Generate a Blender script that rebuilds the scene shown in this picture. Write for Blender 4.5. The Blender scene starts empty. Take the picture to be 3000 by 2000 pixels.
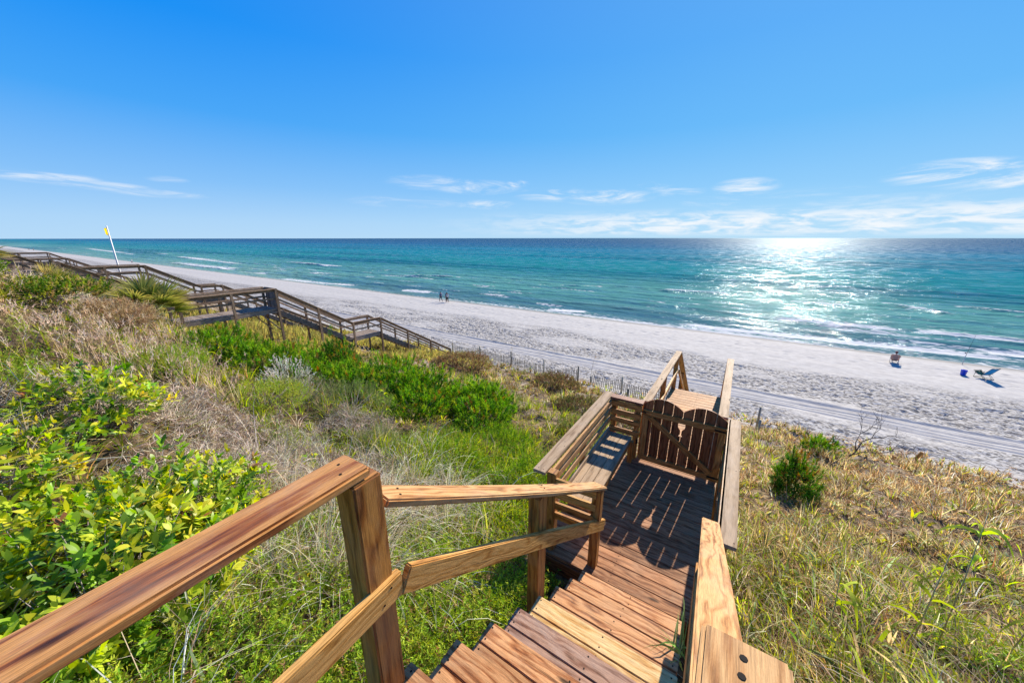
import bpy, bmesh, math, random
import numpy as np
from mathutils import Vector, Matrix
random.seed(7); RNG = np.random.default_rng(11)
C = bpy.context.scene.collection
R = math.radians
sc = bpy.context.scene

# ------------------------------------------------------------------ helpers
def link(o, parent=None):
    C.objects.link(o)
    if parent is not None:
        o.parent = parent
        o.matrix_parent_inverse = parent.matrix_basis.inverted()
    return o
def thing(name, label, cat, loc=(0, 0, 0), group=None):
    o = bpy.data.objects.new(name, None); C.objects.link(o)
    o.matrix_basis = Matrix.Translation(loc); o.empty_display_size = .2
    o['label'] = label; o['category'] = cat
    if group: o['group'] = group
    return o
def tag(o, label, cat, group=None, kind=None):
    o['label'] = label
    if cat: o['category'] = cat
    if group: o['group'] = group
    if kind: o['kind'] = kind
    return o
def obj(name, me, mats, parent=None):
    o = bpy.data.objects.new(name, me)
    for m in (mats if isinstance(mats, (list, tuple)) else [mats]): me.materials.append(m)
    return link(o, parent)

# numpy value noise -------------------------------------------------
_tab = np.random.default_rng(3).random(65536)
def _h(ix, iy, s=0):
    return _tab[((ix * 73856093) ^ (iy * 19349663) ^ (s * 83492791)) & 65535]
def vnoise(x, y, s=0):
    x = np.asarray(x, float); y = np.asarray(y, float)
    ix = np.floor(x).astype(np.int64); iy = np.floor(y).astype(np.int64)
    fx = x - ix; fy = y - iy; fx = fx*fx*(3-2*fx); fy = fy*fy*(3-2*fy)
    a = _h(ix, iy, s); b = _h(ix+1, iy, s); c = _h(ix, iy+1, s); d = _h(ix+1, iy+1, s)
    return (a*(1-fx)+b*fx)*(1-fy)+(c*(1-fx)+d*fx)*fy
def fbm(x, y, s=0, o=4):
    t = 0; a = .5; n = 0
    for k in range(o):
        t = t + a*vnoise(x*2**k+k*17.3, y*2**k-k*9.1, s+k); n += a; a *= .5
    return t/n
def sm(a, b, x):
    t = np.clip((x-a)/(b-a), 0, 1); return t*t*(3-2*t)

# terrain (camera at the origin, sea level at -12.2) ------------------
SEA = -12.2
YP = np.array([-60, -8, -3, 0, 1, 3, 5.5, 8.9, 12, 16, 20, 23, 25, 27, 34, 45, 50, 53.5, 60, 80, 200])
ZP = np.array([-1.5, -1.5, -1.7, -2.35, -2.75, -3.95, -4.9, -6.0, -7.0, -8.3, -9.7, -10.8, -11.35, -11.6, -11.8, -11.95, -12.0, -12.2, -12.9, -15, -20])
def gz0(x, y):
    x = np.asarray(x, float); y = np.asarray(y, float)
    z = np.interp(y, YP, ZP)
    left = sm(3.5, 12, -x)
    z = z + left*np.exp(-((y+1.0)/3.6)**2)*(.95+.22*sm(8, 14, -x)*(1-sm(20, 28, -x)))
    z = z + 1.0*np.exp(-((x+17.6)/2.7)**2-((y-3.2)/1.7)**2)
    z = z + .62*np.exp(-((x+14.8)/3.6)**2-((y-.3)/1.8)**2)
    z = z + .5*sm(16, 40, -x)*np.exp(-((y-4)/3.)**2)
    r = sm(2.5, 7, x)
    z = z + r*.5*np.exp(-((y-9)/6.)**2)
    z = z + .95*sm(.45, 1.7, x)*np.exp(-((y-1.5)/4.2)**2)
    return z
def gz(x, y):
    z = gz0(x, y)
    x = np.asarray(x, float); y = np.asarray(y, float)
    m = (1-sm(24, 27.5, y))
    damp = sm(1.5, 3.5, np.abs(x+.6))
    z = z + m*(.25+.75*damp)*((fbm(x*.45, y*.45, 5)-.5)*.8+(fbm(x*1.5, y*1.5, 9, 3)-.5)*.55)
    return z

# materials ------------------------------------------------------------
def mat(name):
    m = bpy.data.materials.new(name); m.use_nodes = True
    n = m.node_tree.nodes; l = m.node_tree.links
    return m, n, l, n['Principled BSDF']
def plain(name, col, rough=.6, metal=0, spec=.5, noise=.0):
    m, n, l, b = mat(name)
    b.inputs['Base Color'].default_value = (*col, 1); b.inputs['Roughness'].default_value = rough
    b.inputs['Metallic'].default_value = metal; b.inputs['Specular IOR Level'].default_value = spec
    if noise:
        t = n.new('ShaderNodeTexNoise'); t.inputs['Scale'].default_value = 30
        mx = n.new('ShaderNodeMix'); mx.data_type = 'RGBA'; mx.blend_type = 'MULTIPLY'; mx.inputs[0].default_value = noise
        mx.inputs[6].default_value = (*col, 1); l.new(t.outputs['Color'], mx.inputs[7]); l.new(mx.outputs[2], b.inputs['Base Color'])
    return m
def wood(name, dark, mid, light, rough=.5, streak=1.0, worn=0.0, worncol=(.5, .45, .4), var=.35, fine=1.0, gloss=.35, knots=.8, cracks=0.):
    """grain runs along UV.x (metres); every board shifts it by its own random number"""
    m, n, l, b = mat(name)
    uv = n.new('ShaderNodeUVMap'); oi = n.new('ShaderNodeObjectInfo')
    mul = n.new('ShaderNodeVectorMath'); mul.operation = 'MULTIPLY'; mul.inputs[1].default_value = (53, 31, 17)
    l.new(oi.outputs['Random'], mul.inputs[0])
    add = n.new('ShaderNodeVectorMath'); add.operation = 'ADD'; l.new(uv.outputs[0], add.inputs[0]); l.new(mul.outputs[0], add.inputs[1])
    def mapped(sx, sy):
        mp = n.new('ShaderNodeVectorMath'); mp.operation = 'MULTIPLY'; mp.inputs[1].default_value = (sx, sy, 1)
        l.new(add.outputs[0], mp.inputs[0]); return mp
    def noise(sx, sy, det=4, dist=0., rgh=.6):
        t = n.new('ShaderNodeTexNoise'); t.inputs['Scale'].default_value = 1; t.inputs['Detail'].default_value = det
        t.inputs['Distortion'].default_value = dist; t.inputs['Roughness'].default_value = rgh
        l.new(mapped(sx, sy).outputs[0], t.inputs['Vector']); return t
    # cathedral figure: bands of a warped distance across the board
    warp = noise(1.6, 7, 2, .4); sep = n.new('ShaderNodeSeparateXYZ'); l.new(add.outputs[0], sep.inputs[0])
    m1 = n.new('ShaderNodeMath'); m1.operation = 'MULTIPLY_ADD'; m1.inputs[1].default_value = 9.0*streak
    l.new(warp.outputs['Fac'], m1.inputs[0])
    m0 = n.new('ShaderNodeMath'); m0.operation = 'MULTIPLY'; m0.inputs[1].default_value = 34*streak; l.new(sep.outputs['Y'], m0.inputs[0])
    l.new(m0.outputs[0], m1.inputs[2])
    fr = n.new('ShaderNodeMath'); fr.operation = 'PINGPONG'; fr.inputs[1].default_value = 1; l.new(m1.outputs[0], fr.inputs[0])
    broad = noise(1.3, 16, 7, .9, .65); fin = noise(10, 300, 5, .2, .8); med = noise(4, 80, 5, .4, .7)
    a1 = n.new('ShaderNodeMath'); a1.operation = 'MULTIPLY_ADD'; a1.inputs[1].default_value = .36; l.new(fr.outputs[0], a1.inputs[0]); l.new(broad.outputs['Fac'], a1.inputs[2])
    a2 = n.new('ShaderNodeMath'); a2.operation = 'MULTIPLY_ADD'; a2.inputs[1].default_value = .5; l.new(med.outputs['Fac'], a2.inputs[0]); l.new(a1.outputs[0], a2.inputs[2])
    rp = n.new('ShaderNodeValToRGB'); e = rp.color_ramp.elements
    e[0].position = .62; e[0].color = (*dark, 1); e[1].position = 1.12 if False else 1.0; e[1].color = (*light, 1)
    mm = e.new(.8); mm.color = (*mid, 1); l.new(a2.outputs[0], rp.inputs[0])
    # fibres
    fr2 = n.new('ShaderNodeMapRange'); fr2.inputs['From Min'].default_value = .35; fr2.inputs['From Max'].default_value = .62
    fr2.inputs['To Min'].default_value = 1-.55*fine; fr2.inputs['To Max'].default_value = 1.12; l.new(fin.outputs['Fac'], fr2.inputs['Value'])
    mx = n.new('ShaderNodeMix'); mx.data_type = 'RGBA'; mx.blend_type = 'MULTIPLY'; mx.inputs[0].default_value = 1
    l.new(rp.outputs[0], mx.inputs[6]); l.new(fr2.outputs[0], mx.inputs[7])
    # board to board difference
    vr = n.new('ShaderNodeMapRange'); vr.inputs['To Min'].default_value = 1-var; vr.inputs['To Max'].default_value = 1+var; l.new(oi.outputs['Random'], vr.inputs['Value'])
    hs = n.new('ShaderNodeHueSaturation'); l.new(mx.outputs[2], hs.inputs['Color']); l.new(vr.outputs[0], hs.inputs['Value'])
    last = hs.outputs[0]
    if worn:
        wn = noise(2.2, 5, 6, 1.0, .7); wr = n.new('ShaderNodeMapRange'); wr.inputs['From Min'].default_value = .45; wr.inputs['From Max'].default_value = .7
        wr.inputs['To Max'].default_value = worn; l.new(wn.outputs['Fac'], wr.inputs['Value'])
        w2 = n.new('ShaderNodeMix'); w2.data_type = 'RGBA'; l.new(wr.outputs[0], w2.inputs[0]); l.new(last, w2.inputs[6]); w2.inputs[7].default_value = (*worncol, 1); last = w2.outputs[2]
    if knots:
        vo = n.new('ShaderNodeTexVoronoi'); vo.inputs['Scale'].default_value = 1; l.new(mapped(1.7, 6.5).outputs[0], vo.inputs['Vector'])
        kr = n.new('ShaderNodeMapRange'); kr.interpolation_type = 'SMOOTHSTEP'; kr.inputs[1].default_value = .05; kr.inputs[2].default_value = .13; kr.inputs[3].default_value = 1-knots; kr.inputs[4].default_value = 1
        l.new(vo.outputs['Distance'], kr.inputs[0]); kx = n.new('ShaderNodeMix'); kx.data_type = 'RGBA'; kx.blend_type = 'MULTIPLY'; kx.inputs[0].default_value = 1
        l.new(last, kx.inputs[6]); l.new(kr.outputs[0], kx.inputs[7]); last = kx.outputs[2]
    if cracks:
        cn = noise(1.1, 62, 3, .5, .5); cr = n.new('ShaderNodeMapRange'); cr.inputs[1].default_value = .66; cr.inputs[2].default_value = .70; cr.inputs[3].default_value = 1; cr.inputs[4].default_value = 1-cracks
        l.new(cn.outputs['Fac'], cr.inputs[0]); kx = n.new('ShaderNodeMix'); kx.data_type = 'RGBA'; kx.blend_type = 'MULTIPLY'; kx.inputs[0].default_value = 1
        l.new(last, kx.inputs[6]); l.new(cr.outputs[0], kx.inputs[7]); last = kx.outputs[2]
    l.new(last, b.inputs['Base Color'])
    rr = n.new('ShaderNodeMapRange'); rr.inputs['To Min'].default_value = rough-.1; rr.inputs['To Max'].default_value = rough+.2; l.new(med.outputs['Fac'], rr.inputs['Value']); l.new(rr.outputs[0], b.inputs['Roughness'])
    b.inputs['Specular IOR Level'].default_value = gloss
    bp = n.new('ShaderNodeBump'); bp.inputs['Strength'].default_value = .45; bp.inputs['Distance'].default_value = .004
    s2 = n.new('ShaderNodeMath'); s2.operation = 'MULTIPLY_ADD'; s2.inputs[1].default_value = .5; l.new(fr.outputs[0], s2.inputs[0]); l.new(fin.outputs['Fac'], s2.inputs[2])
    l.new(s2.outputs[0], bp.inputs['Height']); l.new(bp.outputs[0], b.inputs['Normal'])
    return m
M = {}
M['tread'] = wood('tread_wood', (.13, .038, .012), (.37, .135, .042), (.62, .31, .13), .5, worn=.4, worncol=(.56, .36, .21), var=.26, gloss=.15, cracks=.6)
M['tread_pale'] = wood('tread_pale_wood', (.38, .16, .035), (.64, .35, .11), (.78, .54, .24), .5, worn=.3, worncol=(.70, .52, .33), var=.1, gloss=.15)
M['tread_violet'] = wood('tread_violet_wood', (.09, .034, .02), (.26, .12, .07), (.46, .27, .18), .5, worn=.5, worncol=(.42, .33, .28), var=.1, gloss=.15)
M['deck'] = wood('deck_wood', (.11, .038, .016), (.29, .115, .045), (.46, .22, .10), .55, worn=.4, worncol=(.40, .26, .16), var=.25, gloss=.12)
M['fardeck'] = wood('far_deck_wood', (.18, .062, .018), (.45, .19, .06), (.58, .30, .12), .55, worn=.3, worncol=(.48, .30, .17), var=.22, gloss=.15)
M['post'] = wood('post_wood', (.09, .026, .005), (.30, .100, .017), (.52, .23, .05), .45, streak=.8, var=.15, gloss=.3, cracks=.85, worn=.4, worncol=(.34, .22, .12))
M['rail'] = wood('rail_wood', (.24, .085, .014), (.55, .26, .055), (.72, .40, .12), .5, streak=1.5, var=.1, gloss=.25, cracks=.5)
M['cap'] = wood('cap_wood', (.20, .12, .06), (.35, .235, .135), (.47, .33, .20), .6, streak=.5, var=.07, worn=.25, worncol=(.47, .40, .33), fine=.65, gloss=.12)
M['cap_orange'] = wood('cap_orange_wood', (.20, .065, .016), (.42, .20, .065), (.57, .33, .135), .5, streak=1.1, var=.05, worn=.3, worncol=(.46, .35, .25), fine=.75, gloss=.15, cracks=.4)
M['cap_red'] = wood('cap_red_wood', (.06, .017, .008), (.33, .100, .024), (.66, .31, .09), .4, streak=.55, var=.02, worn=.35, worncol=(.50, .33, .22), gloss=.35, fine=1.0, cracks=.5)
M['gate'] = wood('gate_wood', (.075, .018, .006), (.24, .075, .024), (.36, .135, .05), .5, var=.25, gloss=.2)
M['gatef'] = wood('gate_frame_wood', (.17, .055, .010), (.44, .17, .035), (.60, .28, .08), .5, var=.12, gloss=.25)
M['redcap'] = wood('bench_cap_wood', (.10, .03, .016), (.22, .07, .035), (.32, .12, .06), .5, var=.1)
M['old'] = wood('old_wood', (.08, .06, .045), (.20, .15, .115), (.36, .29, .23), .75, var=.3, worn=.5, worncol=(.24, .20, .17), gloss=.1)
M['oldbrown'] = wood('old_brown_wood', (.12, .07, .04), (.28, .17, .10), (.42, .29, .18), .75, var=.3, gloss=.1)
M['screw'] = plain('screw_head', (.018, .015, .013), .8, 0, .1)
M['steel'] = plain('dark_steel', (.04, .04, .045), .35, .9)
M['fence'] = wood('fence_lath', (.20, .17, .11), (.38, .33, .22), (.50, .44, .30), .8, var=.3)

# boards -----------------------------------------------------------------
def frame(P0, P1, up=(0, 0, 1)):
    P0 = Vector(P0); P1 = Vector(P1); X = (P1-P0).normalized(); U = Vector(up)
    Y = U.cross(X)
    if Y.length < 1e-4: Y = Vector((0, 1, 0))
    Y.normalize(); Z = X.cross(Y)
    m = Matrix((X, Y, Z)).transposed().to_4x4(); m.translation = P0
    return m, (P1-P0).length
def uvbox(me, vert=False):
    uvl = me.uv_layers.new(name='UVMap'); vs = me.vertices
    for p in me.polygons:
        nx, ny, nz = abs(p.normal.x), abs(p.normal.y), abs(p.normal.z)
        for li in p.loop_indices:
            c = vs[me.loops[li].vertex_index].co
            if nx > ny and nx > nz: u = (c.z*.5, c.y+.03)
            elif nz >= ny: u = (c.x, c.y)
            else: u = (c.x, c.z+.4)
            uvl.data[li].uv = u
def board(name, parent, P0, P1, w, t, m, up=(0, 0, 1), bev=.004, screws=(), cut0=0, cut1=0, seg=1, bow=0):
    """solid board; P0-P1 runs along the middle of its upper face; w across, t thick"""
    Mx, L = frame(P0, P1, up)
    bm = bmesh.new(); bmesh.ops.create_cube(bm, size=1)
    for v in bm.verts:
        v.co = Vector(((v.co.x+.5)*L, v.co.y*w, (v.co.z-.5)*t))
    if cut0 or cut1:
        for v in bm.verts:
            if v.co.x < L/2: v.co.x += v.co.y*cut0
            else: v.co.x += v.co.y*cut1
    if bev: bmesh.ops.bevel(bm, geom=bm.edges[:], offset=bev, segments=2, affect='EDGES')
    if seg > 1:
        for k in range(1, seg):
            bmesh.ops.bisect_plane(bm, geom=bm.verts[:]+bm.edges[:]+bm.faces[:], plane_co=(L*k/seg, 0, 0), plane_no=(1, 0, 0))
        for v in bm.verts:
            s = v.co.x/L; v.co.z += bow*4*s*(1-s)
    for f in bm.faces: f.material_index = 0
    for sc__ in screws:
        sx, sy = sc__[:2]; r = sc__[2] if len(sc__) > 2 else .0055; z = .0012
        vs = [bm.verts.new((sx+r*math.cos(a), sy+r*math.sin(a), z)) for a in [k*math.pi/4 for k in range(8)]]
        lo = [bm.verts.new((v.co.x, v.co.y, -.004)) for v in vs]
        f = bm.faces.new(vs); f.material_index = 1
        for k in range(8):
            f = bm.faces.new((lo[k], lo[(k+1) % 8], vs[(k+1) % 8], vs[k])); f.material_index = 1
    me = bpy.data.meshes.new(name); bm.to_mesh(me); bm.free(); uvbox(me)
    o = obj(name, me, [m, M['screw']], parent); o.matrix_basis = Mx
    return o
def post(name, parent, x, y, z0, z1, m, s=.09, bev=.006, lean=(0, 0), sy=None):
    sy = sy or s
    Mx, L = frame((x+lean[0], y+lean[1], z0), (x, y, z1), up=(0, 1, 0))
    # frame: X up, Y = up x X ; thickness along third axis, centred
    bm = bmesh.new(); bmesh.ops.create_cube(bm, size=1)
    for v in bm.verts: v.co = Vector(((v.co.x+.5)*L, v.co.y*s, v.co.z*sy))
    if bev: bmesh.ops.bevel(bm, geom=bm.edges[:], offset=bev, segments=2, affect='EDGES')
    me = bpy.data.meshes.new(name); bm.to_mesh(me); bm.free(); uvbox(me)
    o = obj(name, me, m, parent); o.matrix_basis = Mx
    return o
def prism(name, parent, pts, t, m, Mx=None, bev=0):
    """outline in local x (right) z (up), thickness along +y"""
    bm = bmesh.new()
    vs = [bm.verts.new((x, 0, z)) for x, z in pts]
    f = bm.faces.new(vs); r = bmesh.ops.extrude_face_region(bm, geom=[f])
    for g in r['geom']:
        if isinstance(g, bmesh.types.BMVert): g.co.y += t
    bmesh.ops.recalc_face_normals(bm, faces=bm.faces[:])
    bmesh.ops.triangulate(bm, faces=[f for f in bm.faces if len(f.verts) > 4])
    me = bpy.data.meshes.new(name); bm.to_mesh(me); bm.free()
    uvl = me.uv_layers.new(name='UVMap')
    for p in me.polygons:
        for li in p.loop_indices:
            c = me.vertices[me.loops[li].vertex_index].co; uvl.data[li].uv = (c.z, c.x+c.y)
    o = obj(name, me, m, parent)
    if Mx is not None: o.matrix_basis = Mx
    return o
def tubes(name, parent, paths, m, n=6):
    """paths: list of (points, radii); one mesh of round tapering tubes"""
    bm = bmesh.new()
    for pts, rad in paths:
        pts = [Vector(p) for p in pts]; rings = []
        for i, p in enumerate(pts):
            d = (pts[min(i+1, len(pts)-1)]-pts[max(i-1, 0)]).normalized()
            a = d.cross(Vector((0, 0, 1)) if abs(d.z) < .9 else Vector((1, 0, 0))).normalized(); b = d.cross(a)
            r = rad[i] if isinstance(rad, (list, tuple)) else rad
            rings.append([bm.verts.new(p+(a*math.cos(k*2*math.pi/n)+b*math.sin(k*2*math.pi/n))*r) for k in range(n)])
        for i in range(len(rings)-1):
            for k in range(n): bm.faces.new((rings[i][k], rings[i][(k+1) % n], rings[i+1][(k+1) % n], rings[i+1][k]))
        bm.faces.new(rings[0][::-1]); bm.faces.new(rings[-1])
    me = bpy.data.meshes.new(name); bm.to_mesh(me); bm.free()
    for p in me.polygons: p.use_smooth = True
    return obj(name, me, m, parent)

# =========================================================== CAMERA, LIGHT, SKY
cam = bpy.data.cameras.new('camera'); co = bpy.data.objects.new('camera', cam); C.objects.link(co)
f = 1035.; th = math.atan(303/f); yaw = math.atan(690/math.hypot(f, 303))
cam.sensor_width = 36; cam.lens = f/3000*36; cam.clip_start = .05; cam.clip_end = 60000
co.rotation_euler = (math.pi/2-th, 0, yaw); sc.camera = co
SUN_EL = R(30.6); SUN_AZ = R(5.4)     # azimuth measured from +Y towards +X
sun = bpy.data.lights.new('sun', 'SUN'); sun.energy = 5.0; sun.angle = R(.53); sun.color = (1, .90, .75)
so = bpy.data.objects.new('sun', sun); C.objects.link(so)
sd = Vector((math.sin(SUN_AZ)*math.cos(SUN_EL), math.cos(SUN_AZ)*math.cos(SUN_EL), math.sin(SUN_EL)))
so.rotation_euler = sd.to_track_quat('Z', 'Y').to_euler(); so.location = sd*30
w = bpy.data.worlds.new('World'); sc.world = w; w.use_nodes = True
n = w.node_tree.nodes; l = w.node_tree.links; bg = n['Background']
sky = n.new('ShaderNodeTexSky'); sky.sky_type = 'NISHITA'; sky.sun_disc = False
sky.sun_elevation = SUN_EL; sky.sun_rotation = SUN_AZ; sky.air_density = 1.0; sky.dust_density = .25; sky.ozone_density = 3.0; sky.altitude = 0
bg.inputs['Strength'].default_value = .12
# thin clouds, laid out by direction
tc = n.new('ShaderNodeTexCoord'); sp = n.new('ShaderNodeSeparateXYZ'); l.new(tc.outputs['Generated'], sp.inputs[0])
def mth(op, a, b=None, c=None):
    q = n.new('ShaderNodeMath'); q.operation = op
    for i, v in enumerate((a, b, c)):
        if v is None: continue
        if isinstance(v, (int, float)): q.inputs[i].default_value = v
        else: l.new(v, q.inputs[i])
    return q.outputs[0]
az = mth('ARCTAN2', sp.outputs['X'], sp.outputs['Y']); el = mth('ARCSINE', sp.outputs['Z'])
cb = n.new('ShaderNodeCombineXYZ'); l.new(mth('MULTIPLY', az, 5.0), cb.inputs[0]); l.new(mth('MULTIPLY', el, 26.0), cb.inputs[1])
def nz(vec, scale, det, dist, ofs=(0, 0, 0), rgh=.6):
    mp = n.new('ShaderNodeMapping'); mp.inputs['Location'].default_value = ofs; l.new(vec, mp.inputs[0])
    t = n.new('ShaderNodeTexNoise'); t.inputs['Scale'].default_value = scale; t.inputs['Detail'].default_value = det; t.inputs['Distortion'].default_value = dist; t.inputs['Roughness'].default_value = rgh
    l.new(mp.outputs[0], t.inputs[0]); return t.outputs['Fac']
def mr(v, a, b, c=0, d=1, smooth=True):
    q = n.new('ShaderNodeMapRange'); q.interpolation_type = 'SMOOTHSTEP' if smooth else 'LINEAR'
    q.inputs[1].default_value = a; q.inputs[2].default_value = b; q.inputs[3].default_value = c; q.inputs[4].default_value = d
    l.new(v, q.inputs[0]); return q.outputs[0]
def spot(a0, e0, ra, re, amp=1.0):
    """a soft patch of sky round azimuth a0, elevation e0 (degrees)"""
    u = mth('DIVIDE', mth('SUBTRACT', az, R(a0)), R(ra*1.35)); v = mth('DIVIDE', mth('SUBTRACT', el, R(e0)), R(re*1.35))
    r2 = mth('ADD', mth('MULTIPLY', u, u), mth('MULTIPLY', v, v))
    return mth('MULTIPLY', mr(r2, 0, 1, 1, 0), amp)
# the polarised deep blue of the photograph: elevation ramp, paler round the sun, over a share of the physical sky
ramp = n.new('ShaderNodeValToRGB'); l.new(mr(el, R(-1), R(60), 0, 1, False), ramp.inputs[0]); K_ = 4.65
er = ramp.color_ramp.elements; SK_ = [(0.0, (.48, .71, .93)), (.05, (.41, .66, .94)), (.12, (.235, .53, .94)), (.24, (.06, .375, .93)), (.38, (.002, .27, .91)), (.56, (.0, .20, .85)), (1.0, (.0, .13, .60))]
er[0].position = 0; er[0].color = (*SK_[0][1], 1); er[1].position = 1; er[1].color = (*SK_[-1][1], 1)
for p_, c_ in SK_[1:-1]:
    q = er.new(p_); q.color = (*c_, 1)
sdn = n.new('ShaderNodeVectorMath'); sdn.operation = 'DOT_PRODUCT'; l.new(tc.outputs['Generated'], sdn.inputs[0]); sdn.inputs[1].default_value = sd
halo = mth('POWER', mr(sdn.outputs['Value'], .15, 1.0, 0, 1, False), 2.0)
mxs = n.new('ShaderNodeMix'); mxs.data_type = 'RGBA'; l.new(mth('MULTIPLY', halo, .27), mxs.inputs[0]); l.new(ramp.outputs[0], mxs.inputs[6]); mxs.inputs[7].default_value = (.36, .80, .95, 1)
scl = n.new('ShaderNodeVectorMath'); scl.operation = 'SCALE'; scl.inputs['Scale'].default_value = K_; l.new(mxs.outputs[2], scl.inputs[0])
hs = n.new('ShaderNodeMix'); hs.data_type = 'RGBA'; hs.inputs[0].default_value = .985; l.new(sky.outputs[0], hs.inputs[6]); l.new(scl.outputs[0], hs.inputs[7])
SPOTS = [(-83, 5.5, 3.2, .5, 1.2), (-79.5, 5.05, 3.2, .42, 1.2), (-75.5, 4.65, 3.6, .36, 1.1), (-74.5, 6.2, 1.6, .35, .5), (-45, 7.7, 5, .9, .7), (-38, 7.2, 6, .9, .8), (-31.8, 7.7, 1.6, .45, 1.6), (-26.5, 6.2, 5, .9, .9), (-18.5, 5.7, 5.5, .95, 1.3), (-48, 5.0, 7, .7, .6), (-36.7, 4.8, 4, .6, .8),
         (-12, 7.0, 2.2, .5, 1.0), (-9, 6.1, 3, .6, 1.0), (-1.3, 6.2, 3.2, .95, 1.5), (-5, 4.6, 3, .6, 1.1), (16, 6.1, 4, 1.1, 1.7), (20.5, 5.0, 4.5, .8, 1.4), (12, 3.9, 6, .6, .8), (5, 5.2, 5, .5, .6)]
acc = None
for s_ in SPOTS:
    q = spot(*s_); acc = q if acc is None else mth('MAXIMUM', acc, q)
wisp = mr(nz(cb.outputs[0], 1.15, 9, 1.6, (3.1, 7.7, 0), .68), .40, .74)
cl1 = mth('MULTIPLY', mth('MULTIPLY', wisp, acc), .75)
band = mth('MULTIPLY', mr(el, R(.0), R(1.0)), mr(el, R(2.2), R(4.2), 1, 0)); bandaz = mr(az, R(-48), R(-5))
cl2 = mth('MULTIPLY', mth('MULTIPLY', mr(nz(cb.outputs[0], 2.6, 8, .5, (11, 2, 0)), .36, .62), mth('MULTIPLY', band, bandaz)), .95)
cl = mth('MAXIMUM', cl1, cl2)
mixc = n.new('ShaderNodeMix'); mixc.data_type = 'RGBA'; l.new(cl, mixc.inputs[0]); l.new(hs.outputs[2], mixc.inputs[6]); mixc.inputs[7].default_value = (4.2, 4.4, 4.6, 1)
l.new(mixc.outputs[2], bg.inputs['Color'])
sc.view_settings.view_transform = 'Standard'; sc.view_settings.look = 'None'; sc.view_settings.exposure = .85; sc.view_settings.gamma = 1.0
sc.cycles.max_bounces = 6; sc.cycles.diffuse_bounces = 3; sc.cycles.glossy_bounces = 3; sc.cycles.transmission_bounces = 4; sc.cycles.transparent_max_bounces = 4

# =========================================================== GROUND SHEET
def axis(lo, a, b, hi, d, g=1.18):
    mid = list(np.arange(a, b+1e-6, d)); s = d; x = b; up = []
    while x < hi: s *= g; x += s; up.append(min(x, hi))
    s = d; x = a; dn = []
    while x > lo: s *= g; x -= s; dn.append(max(x, lo))
    return np.array(dn[::-1]+mid+up)
def sheet(name, xs, ys, Z, m):
    nx, ny = len(xs), len(ys)
    X, Y = np.meshgrid(xs, ys)
    co_ = np.stack([X, Y, Z], -1).reshape(-1, 3).astype(np.float32)
    i = np.arange(nx-1)[None, :]+np.arange(ny-1)[:, None]*nx
    q = np.stack([i, i+1, i+1+nx, i+nx], -1).reshape(-1, 4).astype(np.int32)
    me = bpy.data.meshes.new(name); me.vertices.add(len(co_)); me.vertices.foreach_set('co', co_.ravel())
    me.loops.add(q.size); me.loops.foreach_set('vertex_index', q.ravel())
    me.polygons.add(len(q)); me.polygons.foreach_set('loop_start', np.arange(0, q.size, 4, dtype=np.int32)); me.polygons.foreach_set('use_smooth', np.ones(len(q), bool))
    me.update(calc_edges=True)
    return obj(name, me, m), X, Y
TRK = [(30.35, .16), (30.75, .12), (31.35, .2), (31.75, .12), (32.2, .22)]
def ground_z(X, Y, want=False):
    Z = gz(X, Y)
    on = sm(25.0, 27.5, Y)
    # trampled sand: many small pits
    zone = on*(1-sm(39.5, 43.5, Y+2.2*(fbm(X*.09, Y*.05, 31)-.5)*2))*(.35+.65*sm(.30, .5, fbm(X*.16, Y*.4, 21, 3)))
    track = sm(29.8, 30.3, Y+.25*np.sin(X*.05))*(1-sm(32.3, 32.8, Y+.25*np.sin(X*.05)))
    pit = np.clip(.50-fbm(X*1.9, Y*2.9, 41, 2), 0, 1)
    pit2 = np.clip(.52-fbm(X*3.1+9, Y*3.3, 43, 2), 0, 1)
    Z = Z-zone*(1-.93*track)*(pit*.14+pit2*.40)
    Z = Z+on*(fbm(X*.25, Y*.5, 51, 3)-.5)*.12*(1-sm(48, 53, Y))
    Yt = Y+.25*np.sin(X*.05)+.12*(vnoise(X*.15, 0*X, 77)-.5)
    for c, wd in TRK:
        Z = Z-.10*np.exp(-((Yt-c)/wd*1.3)**2)+.05*np.exp(-((Yt-c-wd*1.3)/wd*2)**2)
    Z = Z+.10*np.exp(-((Yt-32.75)/.18)**2)*(fbm(X*.6, Y, 88, 2)+.2)
    # faint lines of weed and footprints on the wet side
    Z = Z-(1-sm(49, 53, Y))*sm(44, 46, Y)*np.clip(.36-fbm(X*1.1, Y*2.6, 61, 2), 0, 1)*.28
    if want: return Z, np.clip(zone*(1-.9*track), 0, 1)
    return Z
xs = np.concatenate([axis(-9000, -62, 32, 600, .14)]); ys = np.concatenate([axis(-300, -7, 54.5, 400, .14)])
Xg, Yg = np.meshgrid(xs, ys)
m, n_, l_, b = mat('dune_and_beach_sand')
geo = n_.new('ShaderNodeNewGeometry'); s3 = n_.new('ShaderNodeSeparateXYZ'); l_.new(geo.outputs['Position'], s3.inputs[0])
def nt(vec, scale, det=4, mp=None, nn=n_, ll=l_):
    t = nn.new('ShaderNodeTexNoise'); t.inputs['Scale'].default_value = scale; t.inputs['Detail'].default_value = det
    if mp:
        k = nn.new('ShaderNodeMapping'); k.inputs['Scale'].default_value = mp; ll.new(vec, k.inputs[0]); vec = k.outputs[0]
    ll.new(vec, t.inputs[0]); return t
def mrn(v, a, b_, c, d, nn=n_, ll=l_):
    q = nn.new('ShaderNodeMapRange'); q.interpolation_type = 'SMOOTHSTEP'
    for i, x in enumerate((a, b_, c, d)): q.inputs[i+1].default_value = x
    ll.new(v, q.inputs[0]); return q.outputs[0]
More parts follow.
